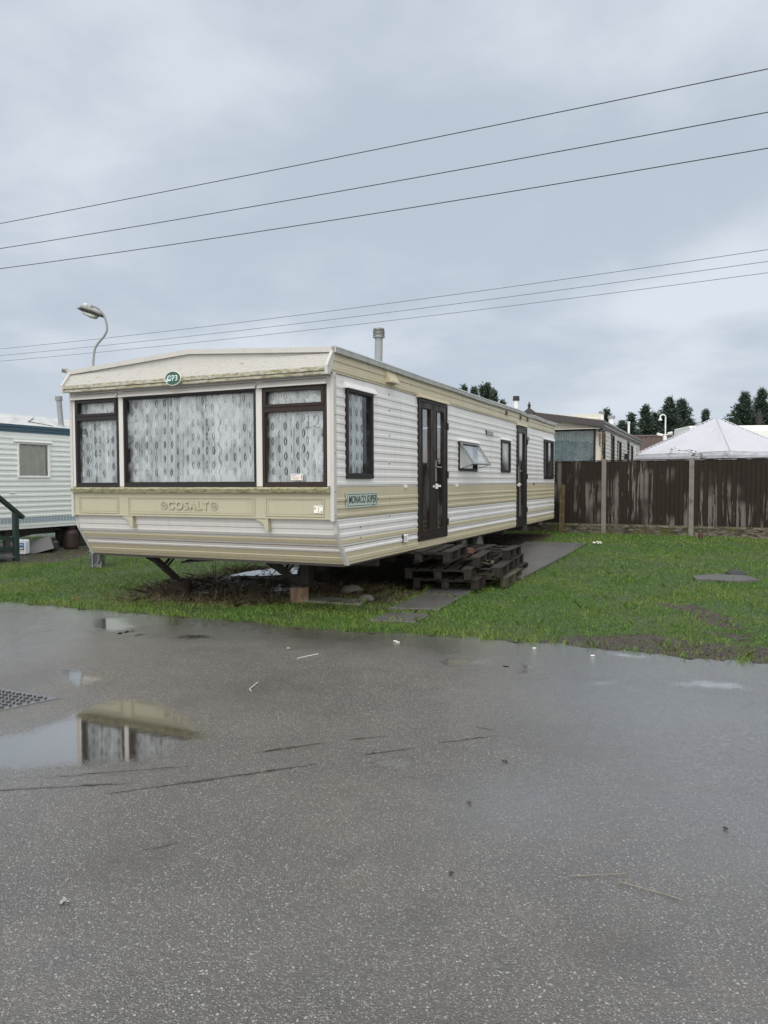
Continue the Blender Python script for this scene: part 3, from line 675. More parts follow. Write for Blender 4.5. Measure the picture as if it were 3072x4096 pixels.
# ================================================================== MAIN CARAVAN
# local frame: x 0..3.66 left to right, y back from the front, z up
van = thing('static_caravan', 'long cream and white static caravan with lace curtains and green oval C73 sign', 'static caravan', VC, -AZ)
TF = lambda l, o, z: (l, -o, z)            # front-wall mapping (along, out, up)
TS = lambda l, o, z: (VW+o, l, z)          # right-side mapping
def ribs(z0, z1, pitch=.0925, d=.0065, d0=0.):
    out = [(z0, d0)]; z = z0+.008
    while z+pitch*.98 <= z1-.004:
        out += [(z, d0), (z+.012, d0+d), (z+pitch*.42, d0+d*.9), (z+pitch*.58, d0)]; z += pitch
    out.append((z1, d0)); return out
def siding(name, T, l0, l1, prof, openings, mats, parent, zmat=lambda z: 0, wav=0.):
    """profiled sheet; l0 may be a function of z; openings (a,b,z0,z1) are left out"""
    zs = sorted(set([round(p[0], 4) for p in prof]+[z for o in openings for z in o[2:4] if prof[0][0] < z < prof[-1][0]]))
    pz = [p[0] for p in prof]; po = [p[1] for p in prof]
    f0 = l0 if callable(l0) else (lambda z: l0)
    lmin = max(f0(z) for z in zs)
    ls = sorted(set([e for o in openings for e in o[:2]]+list(np.arange(lmin+.3, l1, .45))+[l1])); ls = [l for l in ls if l > lmin+.02]
    vs = []; fs = []; mi = []
    for z in zs:
        off = float(np.interp(z, pz, po))
        for l in [f0(z)]+ls:
            vs.append(T(l, off+wav*math.sin(l*1.9+z*2)*math.sin(l*.8+1), z))
    n = len(ls)+1
    for i in range(len(zs)-1):
        zc_ = (zs[i]+zs[i+1])/2
        for j in range(n-1):
            la = lmin if j == 0 else ls[j-1]; lc = (la+ls[j])/2
            if any(o[0] < lc < o[1] and o[2] < zc_ < o[3] for o in openings): continue
            fs.append((i*n+j, i*n+j+1, (i+1)*n+j+1, (i+1)*n+j)); mi.append(zmat(zc_))
    b = MB(); b.v = vs; b.f = fs; b.mi = mi
    return b.build(name, mats, parent, fix=False)
# ---- openings
SIDE_OPEN = [(.28, .915, 1.56, 2.49), (2.345, 3.43, .725, 2.59), (4.0, 4.91, 1.68, 2.11), (6.42, 7.03, 1.68, 2.25), (7.57, 8.31, .62, 2.58), (10.03, 11.03, 1.57, 2.44)]
siding('upper_siding', TS, .04, VL, ribs(1.452, 2.628), SIDE_OPEN, M_WHITE, van, wav=.006)
siding('middle_siding', TS, .04, VL, ribs(1.116, 1.448, .083, .007, .006), SIDE_OPEN, M_BEIGE, van, wav=.002)
LOWP = [(.61, 0), (.640, 0), (.645, .008), (.685, .008), (.692, .001), (.742, .001), (.750, .010), (.768, .010), (.780, 0), (.808, 0), (.8085, .002), (.816, .002), (.8165, 0), (.835, 0), (.842, .008), (.880, .008), (.893, 0), (.905, 0), (.915, .009), (.945, .009), (.958, 0), (.998, 0), (1.008, .009), (1.038, .009), (1.052, 0), (1.085, 0), (1.09, .006), (1.110, .006)]
def lowcol(z): return 1 if z < .742 else 2 if .808 < z < .8166 else 1 if .838 < z < .893 else 0
def lowfront(z): return float(np.interp(z, [.61, .955, 1.11], [.29, .06, .03]))
siding('lower_siding', TS, lowfront, VL, LOWP, SIDE_OPEN, [M_WHITE, M_BEIGE, M_BLINE], van, lowcol, wav=.003)
TOPP = [(2.630, .012), (2.645, .012), (2.655, .020), (2.70, .020), (2.712, .010), (2.745, .010), (2.755, .018), (2.80, .018), (2.81, .010), (2.85, .010)]
siding('top_siding', TS, lambda z: float(np.interp(z, [2.63, 2.675, 2.85], [-.13, -.13, .0])), VL, TOPP, [], M_BEIGE, van, wav=.002)
# left flank, rear, floor
siding('left_siding', lambda l, o, z: (-o, l, z), lambda z: lowfront(z) if z < 1.12 else .0, VL, [(.61, 0)]+ribs(.70, 2.85)[1:], [], M_WHITE, van)
b = MB(); b.add([(0, VL, .61), (VW, VL, .61), (VW, VL, 2.86), (1.83, VL, 2.97), (0, VL, 2.86)], [(0, 1, 2, 3, 4)])
b.build('rear_wall', M_WHITE, van)
b = MB(); b.box(.02, VW-.02, .30, VL-.01, .585, .63); b.build('floor', M_DARK, van)
# white lower back end bleached panel reaches lower at the rear: chassis skirt shadow stays dark
# ---- roof
RZ = lambda u: 2.865+.118*(1-abs(u-1.83)/1.83)
b = MB(); N = 13; ys = [-.02]+[1.4*i for i in range(1, 8)]+[VL+.05]
us = [-.04, 0.3, .9, 1.4, 1.7, 1.83, 1.96, 2.3, 2.8, 3.3, 3.72]
vs = []
for y in ys:
    for u in us:
        vs.append((u, y, RZ(min(max(u, 0), VW))+.018+random.uniform(-.004, .004)*(1 if 0 < y < VL else 0)))
nu = len(us); fs = [(i*nu+j, i*nu+j+1, (i+1)*nu+j+1, (i+1)*nu+j) for i in range(len(ys)-1) for j in range(nu-1)]
b.add(vs, fs); k = len(b.v)
b.build('roof', M_ROOF, van, fix=False)
b = MB()   # front gable edge strip
for (a, c) in [(-.03, 1.83), (1.83, 3.70)]:
    za, zb_ = RZ(max(a, 0)), RZ(min(c, VW))
    b.add([(a, -.035, za-.032), (c, -.035, zb_-.032), (c, -.035, zb_+.022), (a, -.035, za+.022), (a, .05, za-.030), (c, .05, zb_-.030), (c, .05, zb_+.026), (a, .05, za+.026)],
          [(0, 1, 2, 3), (4, 7, 6, 5), (3, 2, 6, 7), (0, 4, 5, 1), (0, 3, 7, 4), (1, 5, 6, 2)])
    b.box(a+(.0 if a < 0 else .002), c, -.041, -.0355, 0, .001) if False else None
b.build('front_roof_edge', M_TRIM, van)
b = MB()   # side edge rail with a slight wave towards the back
pl = [(-.035, 0)]+[(y, .006*math.sin(y*2.1)*(.4+y/11)) for y in np.arange(.6, 7, .8)]+[(7.6, .014), (8.3, -.012), (9, .006), (10, -.008), (VL+.06, 0)]
sec = [(.012, -.045), (.050, -.040), (.056, .012), (.040, .030), (.0, .030), (.0, .020)]
for i, (y, dz_) in enumerate(pl): b.v += [(VW+sx_, y, 2.872+sz_+dz_) for sx_, sz_ in sec]
m_ = len(sec); b.f = [(i*m_+j, i*m_+(j+1) % m_, (i+1)*m_+(j+1) % m_, (i+1)*m_+j) for i in range(len(pl)-1) for j in range(m_)]+[tuple(range(m_))[::-1], tuple(range((len(pl)-1)*m_, len(pl)*m_))]
b.mi = [0]*len(b.f); b.build('side_roof_edge', M_ALU, van)
b = MB(); b.box(-.05, .0, -.03, VL+.04, 2.83, 2.89); b.build('side_roof_edge', M_ALU, van)
# ---- front canopy
b = MB(); prof = [(-.128, 2.672)]; steps = 6
for i in range(steps):
    t = i/steps; y = -.128+.128*t; z = 2.676+.165*t
    prof += [(y+.002, z+.002), (y+.004, z+.020), (y+.012, z+.026)]
prof += [(.0, 2.845)]
vs = [(u, p[0], p[1]) for u in (.0, VW) for p in prof]; n = len(prof)
b.add(vs, [(i, i+1, n+i+1, n+i) for i in range(n-1)]); b.build('canopy', M_SLANT, van, fix=False)
b = MB(); b.add([(0, -.003, 2.84), (VW, -.003, 2.84), (VW, -.003, 2.86), (1.83, -.003, 2.965), (0, -.003, 2.86)], [(0, 1, 2, 3, 4)])
b.build('gable_panel', M_TRIM, van, fix=False)
b = MB(); b.box(0, VW, -.148, -.118, 2.636, 2.682); b.box(0.0, VW, -.138, -.112, 2.600, 2.632); b.box(.0, VW, -.130, -.116, 2.630, 2.640); b.build('canopy_gutter', M_LIP, van, bevel=.005)
b = MB(); b.box(0, VW, -.125, .0, 2.606, 2.612); b.build('soffit', M_FRONT, van)
b = MB()   # corner strips over the sloping ends
for u0, u1 in ((VW-.016, VW+.020), (-.020, .016)):
    b = MB(); b.add([(u0, -.155, 2.60), (u1, -.155, 2.60), (u1, -.158, 2.69), (u0, -.158, 2.69), (u0, -.10, 2.60), (u1, -.10, 2.60), (u1, -.02, 2.87), (u0, -.02, 2.87), (u0, .02, 2.85), (u1, .02, 2.85)],
          [(0, 1, 2, 3), (3, 2, 6, 7), (7, 6, 9, 8), (8, 9, 5, 4), (4, 5, 1, 0), (1, 5, 9, 6, 2), (0, 3, 7, 8, 4)])
    for k_ in range(5):
        t = k_/4; r_ = MB(); r_.obox(((u1 if u0 > 0 else u0), -.135+.11*t, 2.68+.16*t), .004, .008, .008, (0, 0, 0)); r_.build('rivet', M_FRAMEB, van)
    b.build('canopy_corner', M_TRIM, van)
b = MB(); b.add([(-.02, .0, 2.86), (-.14, -.02, 2.895), (-.17, .0, 2.88), (-.05, .03, 2.85), (-.09, -.06, 2.915)], [(0, 1, 4), (0, 3, 2, 1), (4, 1, 2)])
b.add([(-.02, .03, 2.89), (-.1, .0, 2.93), (-.18, .0, 2.875), (-.18, .0, 2.872)], [(0, 1, 2)])
b.build('broken_gutter_end', M_TRIM, van, fix=False)
# ---- front wall
FOPEN = [(.075, .755, 1.455, 2.51), (.85, 2.71, 1.455, 2.505), (2.81, 3.58, 1.455, 2.505)]
siding('front_wall', TF, .0, VW, [(1.38, 0), (2.61, 0)], FOPEN, M_FRONT, van)
for a, c, o in ((.768, .842, .022), (2.718, 2.80, .022), (.001, .066, .018), (3.59, VW-.012, .018)):
    b = MB(TF); b.box(a, c, .001, o, 1.456, 2.606); b.build('mullion', M_FRONT, van, bevel=.004)
b = MB(); b.box(VW-.028, VW+.016, -.030, .038, 1.09, 2.63); b.build('corner_trim', M_TRIM, van, bevel=.004)
b = MB(); b.box(-.016, .022, -.030, .04, 1.09, 2.61); b.build('corner_trim', M_TRIM, van, bevel=.004)
for z in (1.12, 1.15, 1.4, 1.8, 2.2, 2.58): b = MB(); b.obox((VW+.018, .005, z), .006, .009, .009, (0, 0, 0)); b.build('rivet', M_FRAMEB, van)
for l, z in [(1.4, z_) for z_ in (1.09, 1.30, 1.72, 2.06, 2.36, 2.55)]+[(.6, .88), (.6, 1.0), (2.45, .655), (2.6, .655)]: b = MB(TS); b.box(l-.006, l+.006, .006, .016, z-.005, z+.005); b.build('screw', M_FRAMEB, van)
b = MB(TF)
for z, o in ((1.385, .050), (1.398, .062), (1.411, .072), (1.424, .080)): b.box(.022, 3.632, .0, o, z, z+.0125)
b.add([(.0225, .079, 1.437), (3.63, .079, 1.437), (3.63, 0, 1.455), (.0225, 0, 1.455)], [(0, 1, 2, 3)])
b.build('sill', M_SILL, van, bevel=.003)
b = MB(TF)      # moulded beige panel with three fields
b.box(.0, VW-.03, -.03, .010, 1.108, 1.384)
for a, c in ((.10, .74), (.885, 2.69), (2.825, 3.555)):
    b.ring(a, c, 1.136, 1.336, .012, .0101, .020); b.ring(a+.03, c-.03, 1.160, 1.315, .007, .0101, .015)
b.box(.0, VW-.03, .0102, .026, 1.108, 1.122)
pn = b.build('name_panel', M_PANEL, van, bevel=.003)
b = MB(TF)
vs, fs = text_mesh('COSALT', .126, .014, 0, 1.07, .003, 1.22)
b.add([(1.78+x, .012+z, 1.236+y) for x, y, z in vs], fs); b.build('letters', M_PANEL, pn)
for cx in (1.43, 2.145):
    b = MB(TF); seg = 28
    for r0, r1, o1 in ((.040, .048, .020), (.008, .014, .020)):
        vs = []
        for r_, o in ((r0, .011), (r0, o1), (r1, o1), (r1, .011)):
            vs += [(cx+r_*math.cos(6.2832*j/seg), o, 1.238+r_*math.sin(6.2832*j/seg)) for j in range(seg)]
        b.add(vs, [(i*seg+j, i*seg+(j+1) % seg, (i+1)*seg+(j+1) % seg, (i+1)*seg+j) for i in range(3) for j in range(seg)])
    for k_ in range(12):
        a = k_*math.pi/6; c_, s_ = math.cos(a), math.sin(a); w2 = .0022
        b.add([(cx+c_*.012-s_*w2, .0165, 1.238+s_*.012+c_*w2), (cx+c_*.012+s_*w2, .0165, 1.238+s_*.012-c_*w2), (cx+c_*.042+s_*w2, .0165, 1.238+s_*.042-c_*w2), (cx+c_*.042-s_*w2, .0165, 1.238+s_*.042+c_*w2)], [(0, 1, 2, 3)])
    b.build('wheel_emblem', M_PANEL, pn)
b = MB(TF); b.box(3.432, 3.485, .0205, .0225, 1.176, 1.254); b.box(3.490, 3.54, .0205, .0225, 1.174, 1.256); b.box(3.44, 3.452, .0226, .0230, 1.215, 1.235, 1); b.box(3.513, 3.53, .0226, .0230, 1.183, 1.196, 1)
b.box(3.50, 3.53, .0226, .0230, 1.243, 1.247, 1)
b.build('notice', [M_PAPER, M_INK], van)
# lower front apron
b = MB()
def yz(z): return lowfront(z)
pr = [(z, o) for z, o in LOWP]
zs_ = [p[0] for p in pr]; vs = []
for z, o in pr:
    for u in (.022, VW-.008): vs.append((u, yz(z)-o*.8, z))
b.v = vs; b.f = [(2*i, 2*i+1, 2*i+3, 2*i+2) for i in range(len(pr)-1)]
def frontcol(z): return 1 if z < .745 else 2 if .808 < z < .8166 else 1 if .842 < z < .893 else 0
b.mi = [frontcol((pr[i][0]+pr[i+1][0])/2) for i in range(len(pr)-1)]
b.build('front_apron', [M_FRONT, M_BEIGE, M_BLINE], van, fix=False)
for u0, u1 in ((VW-.030, VW+.012), (-.012, .024)):   # angled corner trims
    b = MB()
    for (za, zb_) in ((1.095, .955), (.955, .60)):
        ya, yb = yz(za)-.012, yz(zb_)-.012
        b.add([(u0, ya, za), (u1, ya, za), (u1, yb, zb_), (u0, yb, zb_), (u0, ya+.055, za), (u1, ya+.055, za), (u1, yb+.055, zb_), (u0, yb+.055, zb_)],
              [(0, 1, 2, 3), (4, 7, 6, 5), (1, 5, 6, 2), (0, 3, 7, 4), (0, 4, 5, 1), (3, 2, 6, 7)])
    b.build('apron_corner_trim', M_TRIM, van, bevel=.003)
b = MB(); b.box(.03, VW-.03, .285, .33, .585, .612); b.build('apron_lip', M_STEEL, van)
# brackets under the panel
for u in (.955, 2.86):
    b = MB(); pts = [(-.09-.0, 0), (.0, 0), (.0, -.135)]
    cur = [(-.035, -.135), (-.045, -.128), (-.05, -.09), (-.062, -.062), (-.085, -.040), (-.125, -.028), (-.15, -.018), (-.15, 0)]
    poly = [(x_, 1.106+z_) for x_, z_ in [(0, 0), (0, -.135)]+cur]
    b.prism([(u+p_[0], p_[1]) for p_ in poly], .035-.055, .035+.02, 'y'); b.build('scroll_bracket', M_PANEL, van, bevel=.004)
# hoods over the front windows
def hood(T, l0, l1, z0, z1, out, m, parent, slope=.5):
    b = MB(T); zt = z1
    b.add([(l0, .0, z1), (l1, .0, z1), (l1, out*.25, z1-.004), (l0, out*.25, z1-.004), (l0, out, z0+.012), (l1, out, z0+.012), (l1, out, z0), (l0, out, z0), (l0, .0, z0), (l1, .0, z0)],
          [(0, 1, 2, 3), (3, 2, 5, 4), (4, 5, 6, 7), (7, 6, 9, 8), (0, 3, 4, 7, 8), (1, 9, 6, 5, 2)])
    return b.build('rain_hood', m, parent)
for a, c in ((.012, .765), (.80, 2.735), (2.762, 3.602)):
    hood(lambda l, o, z: TF(l, o+.0, z), a, c, 2.515, 2.585, .065, M_FRONT, van)
    b = MB(TF); b.box(a, c, .002, .026, 2.585, 2.603); b.build('hood_strip', M_FRONT, van)
# ---- windows
def curtain(T, l0, l1, z0, z1, m, parent, o=-.075, amp=.034, dens=16., name='net_curtain', full=1.5, uoff=0., smooth=True):
    n = max(24, int((l1-l0)*130)); b = MB(T); ph = random.uniform(0, 9); u = uoff; pu = None; b.uv = []; fold = []
    nz = 7
    prof = []
    for i in range(n+1):
        l = l0+(l1-l0)*i/n; a = (.35+.65*(.5+.5*math.sin(l*3.1+ph))**1.2)
        oo = amp*a*(math.sin(l*dens*2.7+ph+1.8*math.sin(l*4+ph))+.45*math.sin(l*dens*6.1+ph*2))
        prof.append((l, oo, a))
    for i, (l, oo, a) in enumerate(prof):
        if i: u += math.hypot(l-prof[i-1][0], (oo-prof[i-1][1])*1.6)
        sl_ = abs(oo-prof[max(0, i-1)][1])/((l1-l0)/n)
        for k_ in range(nz):
            z = z0+(z1-z0)*k_/(nz-1); tw = .006*math.sin(l*2+k_*.7+ph)
            b.v.append(T(l+tw, o+oo*(.8+.2*math.sin(k_+ph)), z)); b.uv.append((u, z)); fold.append(min(1, sl_*.9)*.7)
    b.f = [(i*nz+k_, (i+1)*nz+k_, (i+1)*nz+k_+1, i*nz+k_+1) for i in range(n) for k_ in range(nz-1)]; b.mi = [0]*len(b.f)
    o_ = b.build(name, m, parent, smooth=True, fix=False); attr_f(o_, 'fold', fold); return o_
def pane(T, l0, l1, z0, z1, m, parent, o=-.012, name='pane', tilt=None):
    b = MB(tilt or T); b.add([(l0, o, z0), (l1, o, z0), (l1, o, z1), (l0, o, z1)], [(0, 1, 2, 3)])
    return b.build(name, m, parent, fix=False)
def window(T, l0, l1, z0, z1, m, parent, w_=.05, glass=M_GLASS, out=.028, transom=None, cur=None, deep=-.05, wb=None, inner=.010):
    b = MB(T); b.ring(l0, l1, z0, z1, w_, deep, out, wb=wb)
    if inner: b.ring(l0+w_, l1-w_, z0+(wb or w_), z1-w_, inner, deep, out-.012)
    fr = b.build('window', m, parent, bevel=.003)
    iw = w_+inner
    if transom:
        b = MB(T); b.box(l0+w_-.002, l1-w_+.002, deep, out+.004, transom-.028, transom+.022); b.build('transom', m, fr, bevel=.003)
        b = MB(T); b.ring(l0+w_-.012, l1-w_+.012, transom+.0225, z1-w_+.018, .034, -.01, out+.010); b.build('sash', m, fr, bevel=.003)
    pane(T, l0+iw, l1-iw, z0+(wb or w_)+inner, z1-iw, glass, fr)
    if cur:
        a, c, mm, kw = cur
        curtain(T, a, c, z0+.03, z1-.03, mm, fr, **kw)
    return fr
wl = window(TF, .068, .768, 1.445, 2.522, M_FRAMEB, van, .034, transom=2.285, cur=(.08, .76, M_LACE, dict(dens=17)), wb=.05)
wc = window(TF, .842, 2.718, 1.445, 2.518, M_FRAMEB, van, .026, cur=(.86, 2.70, M_LACE, dict(dens=15, uoff=3.)), wb=.055)
wr = window(TF, 2.80, 3.588, 1.445, 2.518, M_FRAME, van, .034, transom=2.278, cur=(2.82, 3.57, M_LACE, dict(dens=16, uoff=7.)), wb=.05)
b = MB(TF); vs, fs = text_mesh('12', .092, .001, 0, .72, .004); b.add([(.192+x, .002+z, 2.128+y) for x, y, z in vs], fs); b.build('window_number', M_INK, wl)
b = MB()
hand = [[(3.345, 2.185), (3.362, 2.205), (3.362, 2.075)], [(3.325, 2.073), (3.395, 2.075)], [(3.425, 2.175), (3.445, 2.203), (3.472, 2.205), (3.486, 2.18), (3.478, 2.14), (3.45, 2.10), (3.418, 2.078), (3.43, 2.088), (3.46, 2.074), (3.498, 2.076)]]
for st in hand: b.tube([(x, -.002, z) for x, z in st], .0026, 5)
b.build('handwritten_number', M_INK, wr)
b = MB(TF); b.box(3.145, 3.287, .0, .0015, 1.522, 1.592)
for i, (c_, x0, x1) in enumerate([(2, 3.16, 3.255), (2, 3.152, 3.20), (1, 3.15, 3.25), (1, 3.155, 3.245), (0, 3.16, 3.24)]): b.box(x0, x1, .0016, .0022, 1.582-i*.012, 1.587-i*.012, c_ if c_ else 3)
b.box(3.262, 3.28, .0016, .0022, 1.53, 1.57, 1); b.box(3.27, 3.281, .0016, .0022, 1.56, 1.58, 2)
b.build('sticker', [M_PAPER, M_RED, M_BLUE, M_INK], wr)
# side windows
w1 = window(TS, .268, .922, 1.538, 2.505, M_FRAMEB, van, .034, cur=(.30, .74, M_LACE, dict(dens=20, uoff=11., o=-.035, amp=.02)), wb=.05, glass=mat('clear_glass', fn=f_glass(.10, 2.)))
hood(TS, .215, .985, 2.50, 2.572, .055, M_HOOD, van)
b = MB(TS); b.box(.80, .845, -.45, -.44, 1.55, 2.5); b.build('inner_curtain', M_CLOTH, w1)
# open top-hung window
w2 = window(TS, 3.988, 4.922, 1.665, 2.118, M_FRAMEB, van, .032, glass=M_GLASSC, wb=.045, inner=0)
for c in [c for c in w2.children if c.name.startswith('pane')]: bpy.data.objects.remove(c)
curtain(TS, 4.02, 4.9, 1.70, 2.10, M_CLOTHW, w2, o=-.05, amp=.02, name='curtain')
def TILT(l, o, z):     # hinged at the top edge, swung outwards
    a = R(33); h = 2.105-z; return (VW+.03+h*math.sin(a)+o*math.cos(a), l, 2.105-h*math.cos(a)+o*math.sin(a))
b = MB(TILT); b.ring(4.0, 4.91, 1.70, 2.10, .022, -.008, .014); sh = b.build('open_sash', M_GALV, w2)
pane(TILT, 4.02, 4.89, 1.72, 2.08, mat('sash_glass', fn=f_glass(.5, 1., .02, boost=.25)), w2)
b = MB(); b.beam(TILT(4.03, 0, 1.705), TS(4.10, .01, 1.70),   .008, .008); b.build('window_stay', M_FRAMEB, w2); b = MB(); b.beam(TILT(4.88, 0, 1.705), TS(4.80, .01, 1.70), .008, .008); b.build('window_stay', M_FRAMEB, w2)
hood(TS, 3.95, 5.03, 2.118, 2.168, .05, M_HOOD, van)
w3 = window(TS, 6.408, 7.045, 1.668, 2.262, M_FRAMEB, van, .036, glass=M_GLASSF, wb=.045, inner=.01)
curtain(TS, 6.43, 7.02, 1.69, 2.24, M_CLOTHW, w3, amp=.004, name='blind', o=-.2)
hood(TS, 6.36, 7.10, 2.262, 2.312, .05, M_HOOD, van)
w4 = window(TS, 10.02, 11.04, 1.556, 2.45, M_FRAMEB, van, .036, glass=M_GLASSC, wb=.045)
b = MB(TS); b.box(10.38, 10.42, -.03, .03, 1.60, 2.41); b.build('centre_bar', M_FRAMEB, w4)
curtain(TS, 10.05, 10.30, 1.58, 2.43, M_CLOTHW, w4, amp=.02, name='curtain'); curtain(TS, 10.45, 10.95, 1.58, 2.43, M_CLOTHW, w4, amp=.02, name='curtain')
hood(TS, 9.97, 11.08, 2.45, 2.50, .05, M_HOOD, van)
# ---- doors
def door(T, l0, l1, z0, z1, m, parent, g, handle_l=None, bolt=None, hinge=None):
    b = MB(T); gl0, gl1, gz0, gz1 = g
    b.box(l0, gl0, -.02, .022, z0, z1); b.box(gl1, l1, -.02, .022, z0, z1)
    b.box(gl0, gl1, -.02, .0215, z0, gz0); b.box(gl0, gl1, -.02, .0215, gz1, z1)
    c_ = .075
    for a, s_ in ((gl0, 1), (gl1, -1)): b.add([(a, .012, gz1), (a+s_*c_*.75, .012, gz1), (a, .012, gz1-c_*1.7)], [(0, 1, 2)]); 
    # raised bead
    b.box(gl0-.012, gl0, .022, .030, gz0-.012, gz1+.012); b.box(gl1, gl1+.012, .022, .030, gz0-.012, gz1+.012)
    b.box(gl0, gl1, .0215, .029, gz0-.012, gz0); b.box(gl0, gl1, .0215, .029, gz1, gz1+.012)
    d = b.build('door', m, parent, bevel=.003)
    pane(T, gl0, gl1, gz0, gz1, M_GLASSC, d, o=.0, name='door_glass')
    if handle_l is not None:
        b = MB(T); b.box(handle_l-.018, handle_l+.018, .022, .032, 1.50, 1.80)
        b.box(handle_l-.01, handle_l+.01, .032, .062, 1.70, 1.72); b.box(handle_l-.01, handle_l+.13, .054, .066, 1.695, 1.715)
        b.build('handle', M_GALV, d, bevel=.003)
    if bolt is not None:
        b = MB(T); b.box(bolt-.03, bolt+.03, .022, .04, 1.40, 1.475); b.box(bolt+.0295, bolt+.17, .022, .034, 1.425, 1.455); b.build('bolt', M_WPLAS, d, bevel=.003); b = MB(T); b.box(bolt-.13, bolt-.09, .022, .035, 1.42, 1.45); b.build('bolt_keep', M_WPLAS, d, bevel=.003)
    if hinge is not None:
        for z in (.92, 1.6, 2.3): b = MB(T); b.box(hinge-.014, hinge+.014, .02, .045, z-.05, z+.05); b.build('hinge', M_RUB, d)
    return d
b = MB(TS); b.ring(2.328, 3.446, .708, 2.602, .03, -.05, .030); b.box(2.873, 2.889, -.03, .026, .738, 2.572); b.build('door_frame', M_FRAMEB, van, bevel=.003)
door(TS, 2.36, 2.872, .74, 2.570, M_FRAME, van, (2.455, 2.765, .84, 2.485))
door(TS, 2.890, 3.414, .74, 2.570, M_FRAME, van, (3.01, 3.29, .84, 2.485), 2.965, 2.985, 3.44)
b = MB(TS); b.box(3.0, 3.3, -.04, -.03, .85, 1.52); b.build('door_panel', mat('dark_red_brown', (.035, .018, .014), .4), van)
hood(TS, 2.28, 3.50, 2.612, 2.672, .065, M_BEIGE, van)
b = MB(TS); b.box(2.32, 3.45, .0, .014, .612, .706); b.build('door_threshold', M_BEIGE, van)
b = MB(TS); b.ring(7.552, 8.33, .604, 2.592, .03, -.05, .030); b.build('door_frame', M_FRAMEB, van, bevel=.003)
door(TS, 7.583, 8.30, .635, 2.560, M_FRAMEB, van, (7.68, 8.14, .80, 2.47), 7.64, 7.66, 8.33)
hood(TS, 7.49, 8.40, 2.60, 2.665, .06, M_BEIGE, van)
# ---- vents, vent box, hooks, sign plates
def slat_vent(T, l0, l1, z0, z1, rows, cols, m):
    b = MB(T); dl = (l1-l0)/cols; dz_ = (z1-z0)/rows
    b.box(l0, l1, .008, .014, z0, z1, 1)
    for i in range(rows):
        for j in range(cols):
            a = l0+dl*j+.004; z = z0+dz_*i
            b.add([(a, .014, z+dz_*.9), (a+dl-.008, .014, z+dz_*.9), (a+dl-.008, .034, z+dz_*.25), (a, .034, z+dz_*.25)], [(0, 1, 2, 3)])
            b.add([(a, .014, z+dz_*.1), (a+dl-.008, .014, z+dz_*.1), (a+dl-.008, .034, z+dz_*.25), (a, .034, z+dz_*.25)], [(0, 1, 2, 3)])
    b.build('slat_vent', [m, M_FRAMEB], van, fix=False)
slat_vent(TS, 1.80, 1.945, .735, .838, 4, 1, M_WPLAS); slat_vent(TS, 5.45, 5.89, 2.305, 2.38, 4, 3, M_WPLAS)
slat_vent(TS, 8.44, 8.60, 2.355, 2.435, 4, 1, M_WPLAS)
for a in (6.68, 7.75, 8.32): slat_vent(lambda l, o, z: TS(l, o+.010, z), a, a+.13, 2.735, 2.81, 4, 1, M_BEIGE)
b = MB(TS); b.add([(1.275, .01, 2.838), (1.53, .01, 2.838), (1.275, .095, 2.70), (1.53, .095, 2.70), (1.275, .095, 2.682), (1.53, .095, 2.682), (1.275, .01, 2.682), (1.53, .01, 2.682)], [(0, 2, 3, 1), (2, 4, 5, 3), (4, 6, 7, 5), (0, 6, 4, 2), (1, 3, 5, 7)])
b.build('vent_box', M_BEIGE, van, bevel=.003)
for l in (1.89, 3.90, 9.0):
    b = MB(TS); b.box(l-.02, l+.02, .006, .03, 1.425, 1.462); b.box(l+.02, l+.05, .012, .026, 1.436, 1.45); b.build('cable_clip', M_WPLAS if l < 5 else M_FRAMEB, van, bevel=.002)
b = MB(TS); b.box(.232, 1.03, .018, .024, 1.222, 1.384)
b.ring(.26, 1.005, 1.238, 1.370, .007, .0241, .0252, mi=1)
b.box(.81, .985, .0253, .0258, 1.234, 1.248, 0); b.box(.222, .242, .0243, .0252, 1.29, 1.315, 1); b.box(1.018, 1.036, .0243, .0252, 1.29, 1.315, 1)
pm = b.build('name_plate', [M_PLATE, M_INK], van)
b = MB(TS); vs, fs = text_mesh('MONACO SUPER', .118, .0008, .28, .66, .0012, 1.05)
xs_ = [v[0] for v in vs]; sc = .70/(max(xs_)-min(xs_)); b.add([(.632+x*sc, .0262+z, 1.306+y) for x, y, z in vs], fs)
vs, fs = text_mesh('2 BEDROOMS', .024, .0004, .2, .85); b.add([(.90+x, .0264+z, 1.241+y) for x, y, z in vs], fs); b.build('letters', M_INK, pm)
# oval plot sign
b = MB(); sgx, sgz = 1.722, 2.668; seg = 40
def ell(rx, rz, y, mi, y2=None):
    vs = [(sgx+rx*math.cos(6.28318*j/seg), y, sgz+rz*math.sin(6.28318*j/seg)) for j in range(seg)]
    if y2 is None: b.add(vs, [tuple(range(seg))], mi)
    else:
        vs += [(v[0], y2, v[2]) for v in vs]; b.add(vs, [tuple(range(seg)), tuple(range(seg, 2*seg))[::-1]]+[(j, (j+1) % seg, seg+(j+1) % seg, seg+j) for j in range(seg)], mi)
ell(.112, .080, -.162, 1, -.176); ell(.106, .074, -.1765, 0, -.1775)
def band(pts, m_, y):
    b.add([(sgx+p[0], y, sgz+p[1]) for p in pts], [tuple(range(len(pts)))], m_)
band([(-.101, -.016), (-.06, .0), (-.01, .012), (.04, .016), (.09, .012), (.04, .022), (-.01, .020), (-.06, .012), (-.104, .0)], 3, -.1781)
band([(-.093, -.033), (-.06, -.008), (-.02, .006), (.03, .008), (.06, .006), (.02, .000), (-.02, -.006), (-.05, -.024), (-.08, -.047)], 2, -.1783)
band([(-.099, -.024), (-.08, -.010), (-.06, -.004), (-.065, -.012), (-.078, -.022), (-.090, -.038)], 1, -.1785)
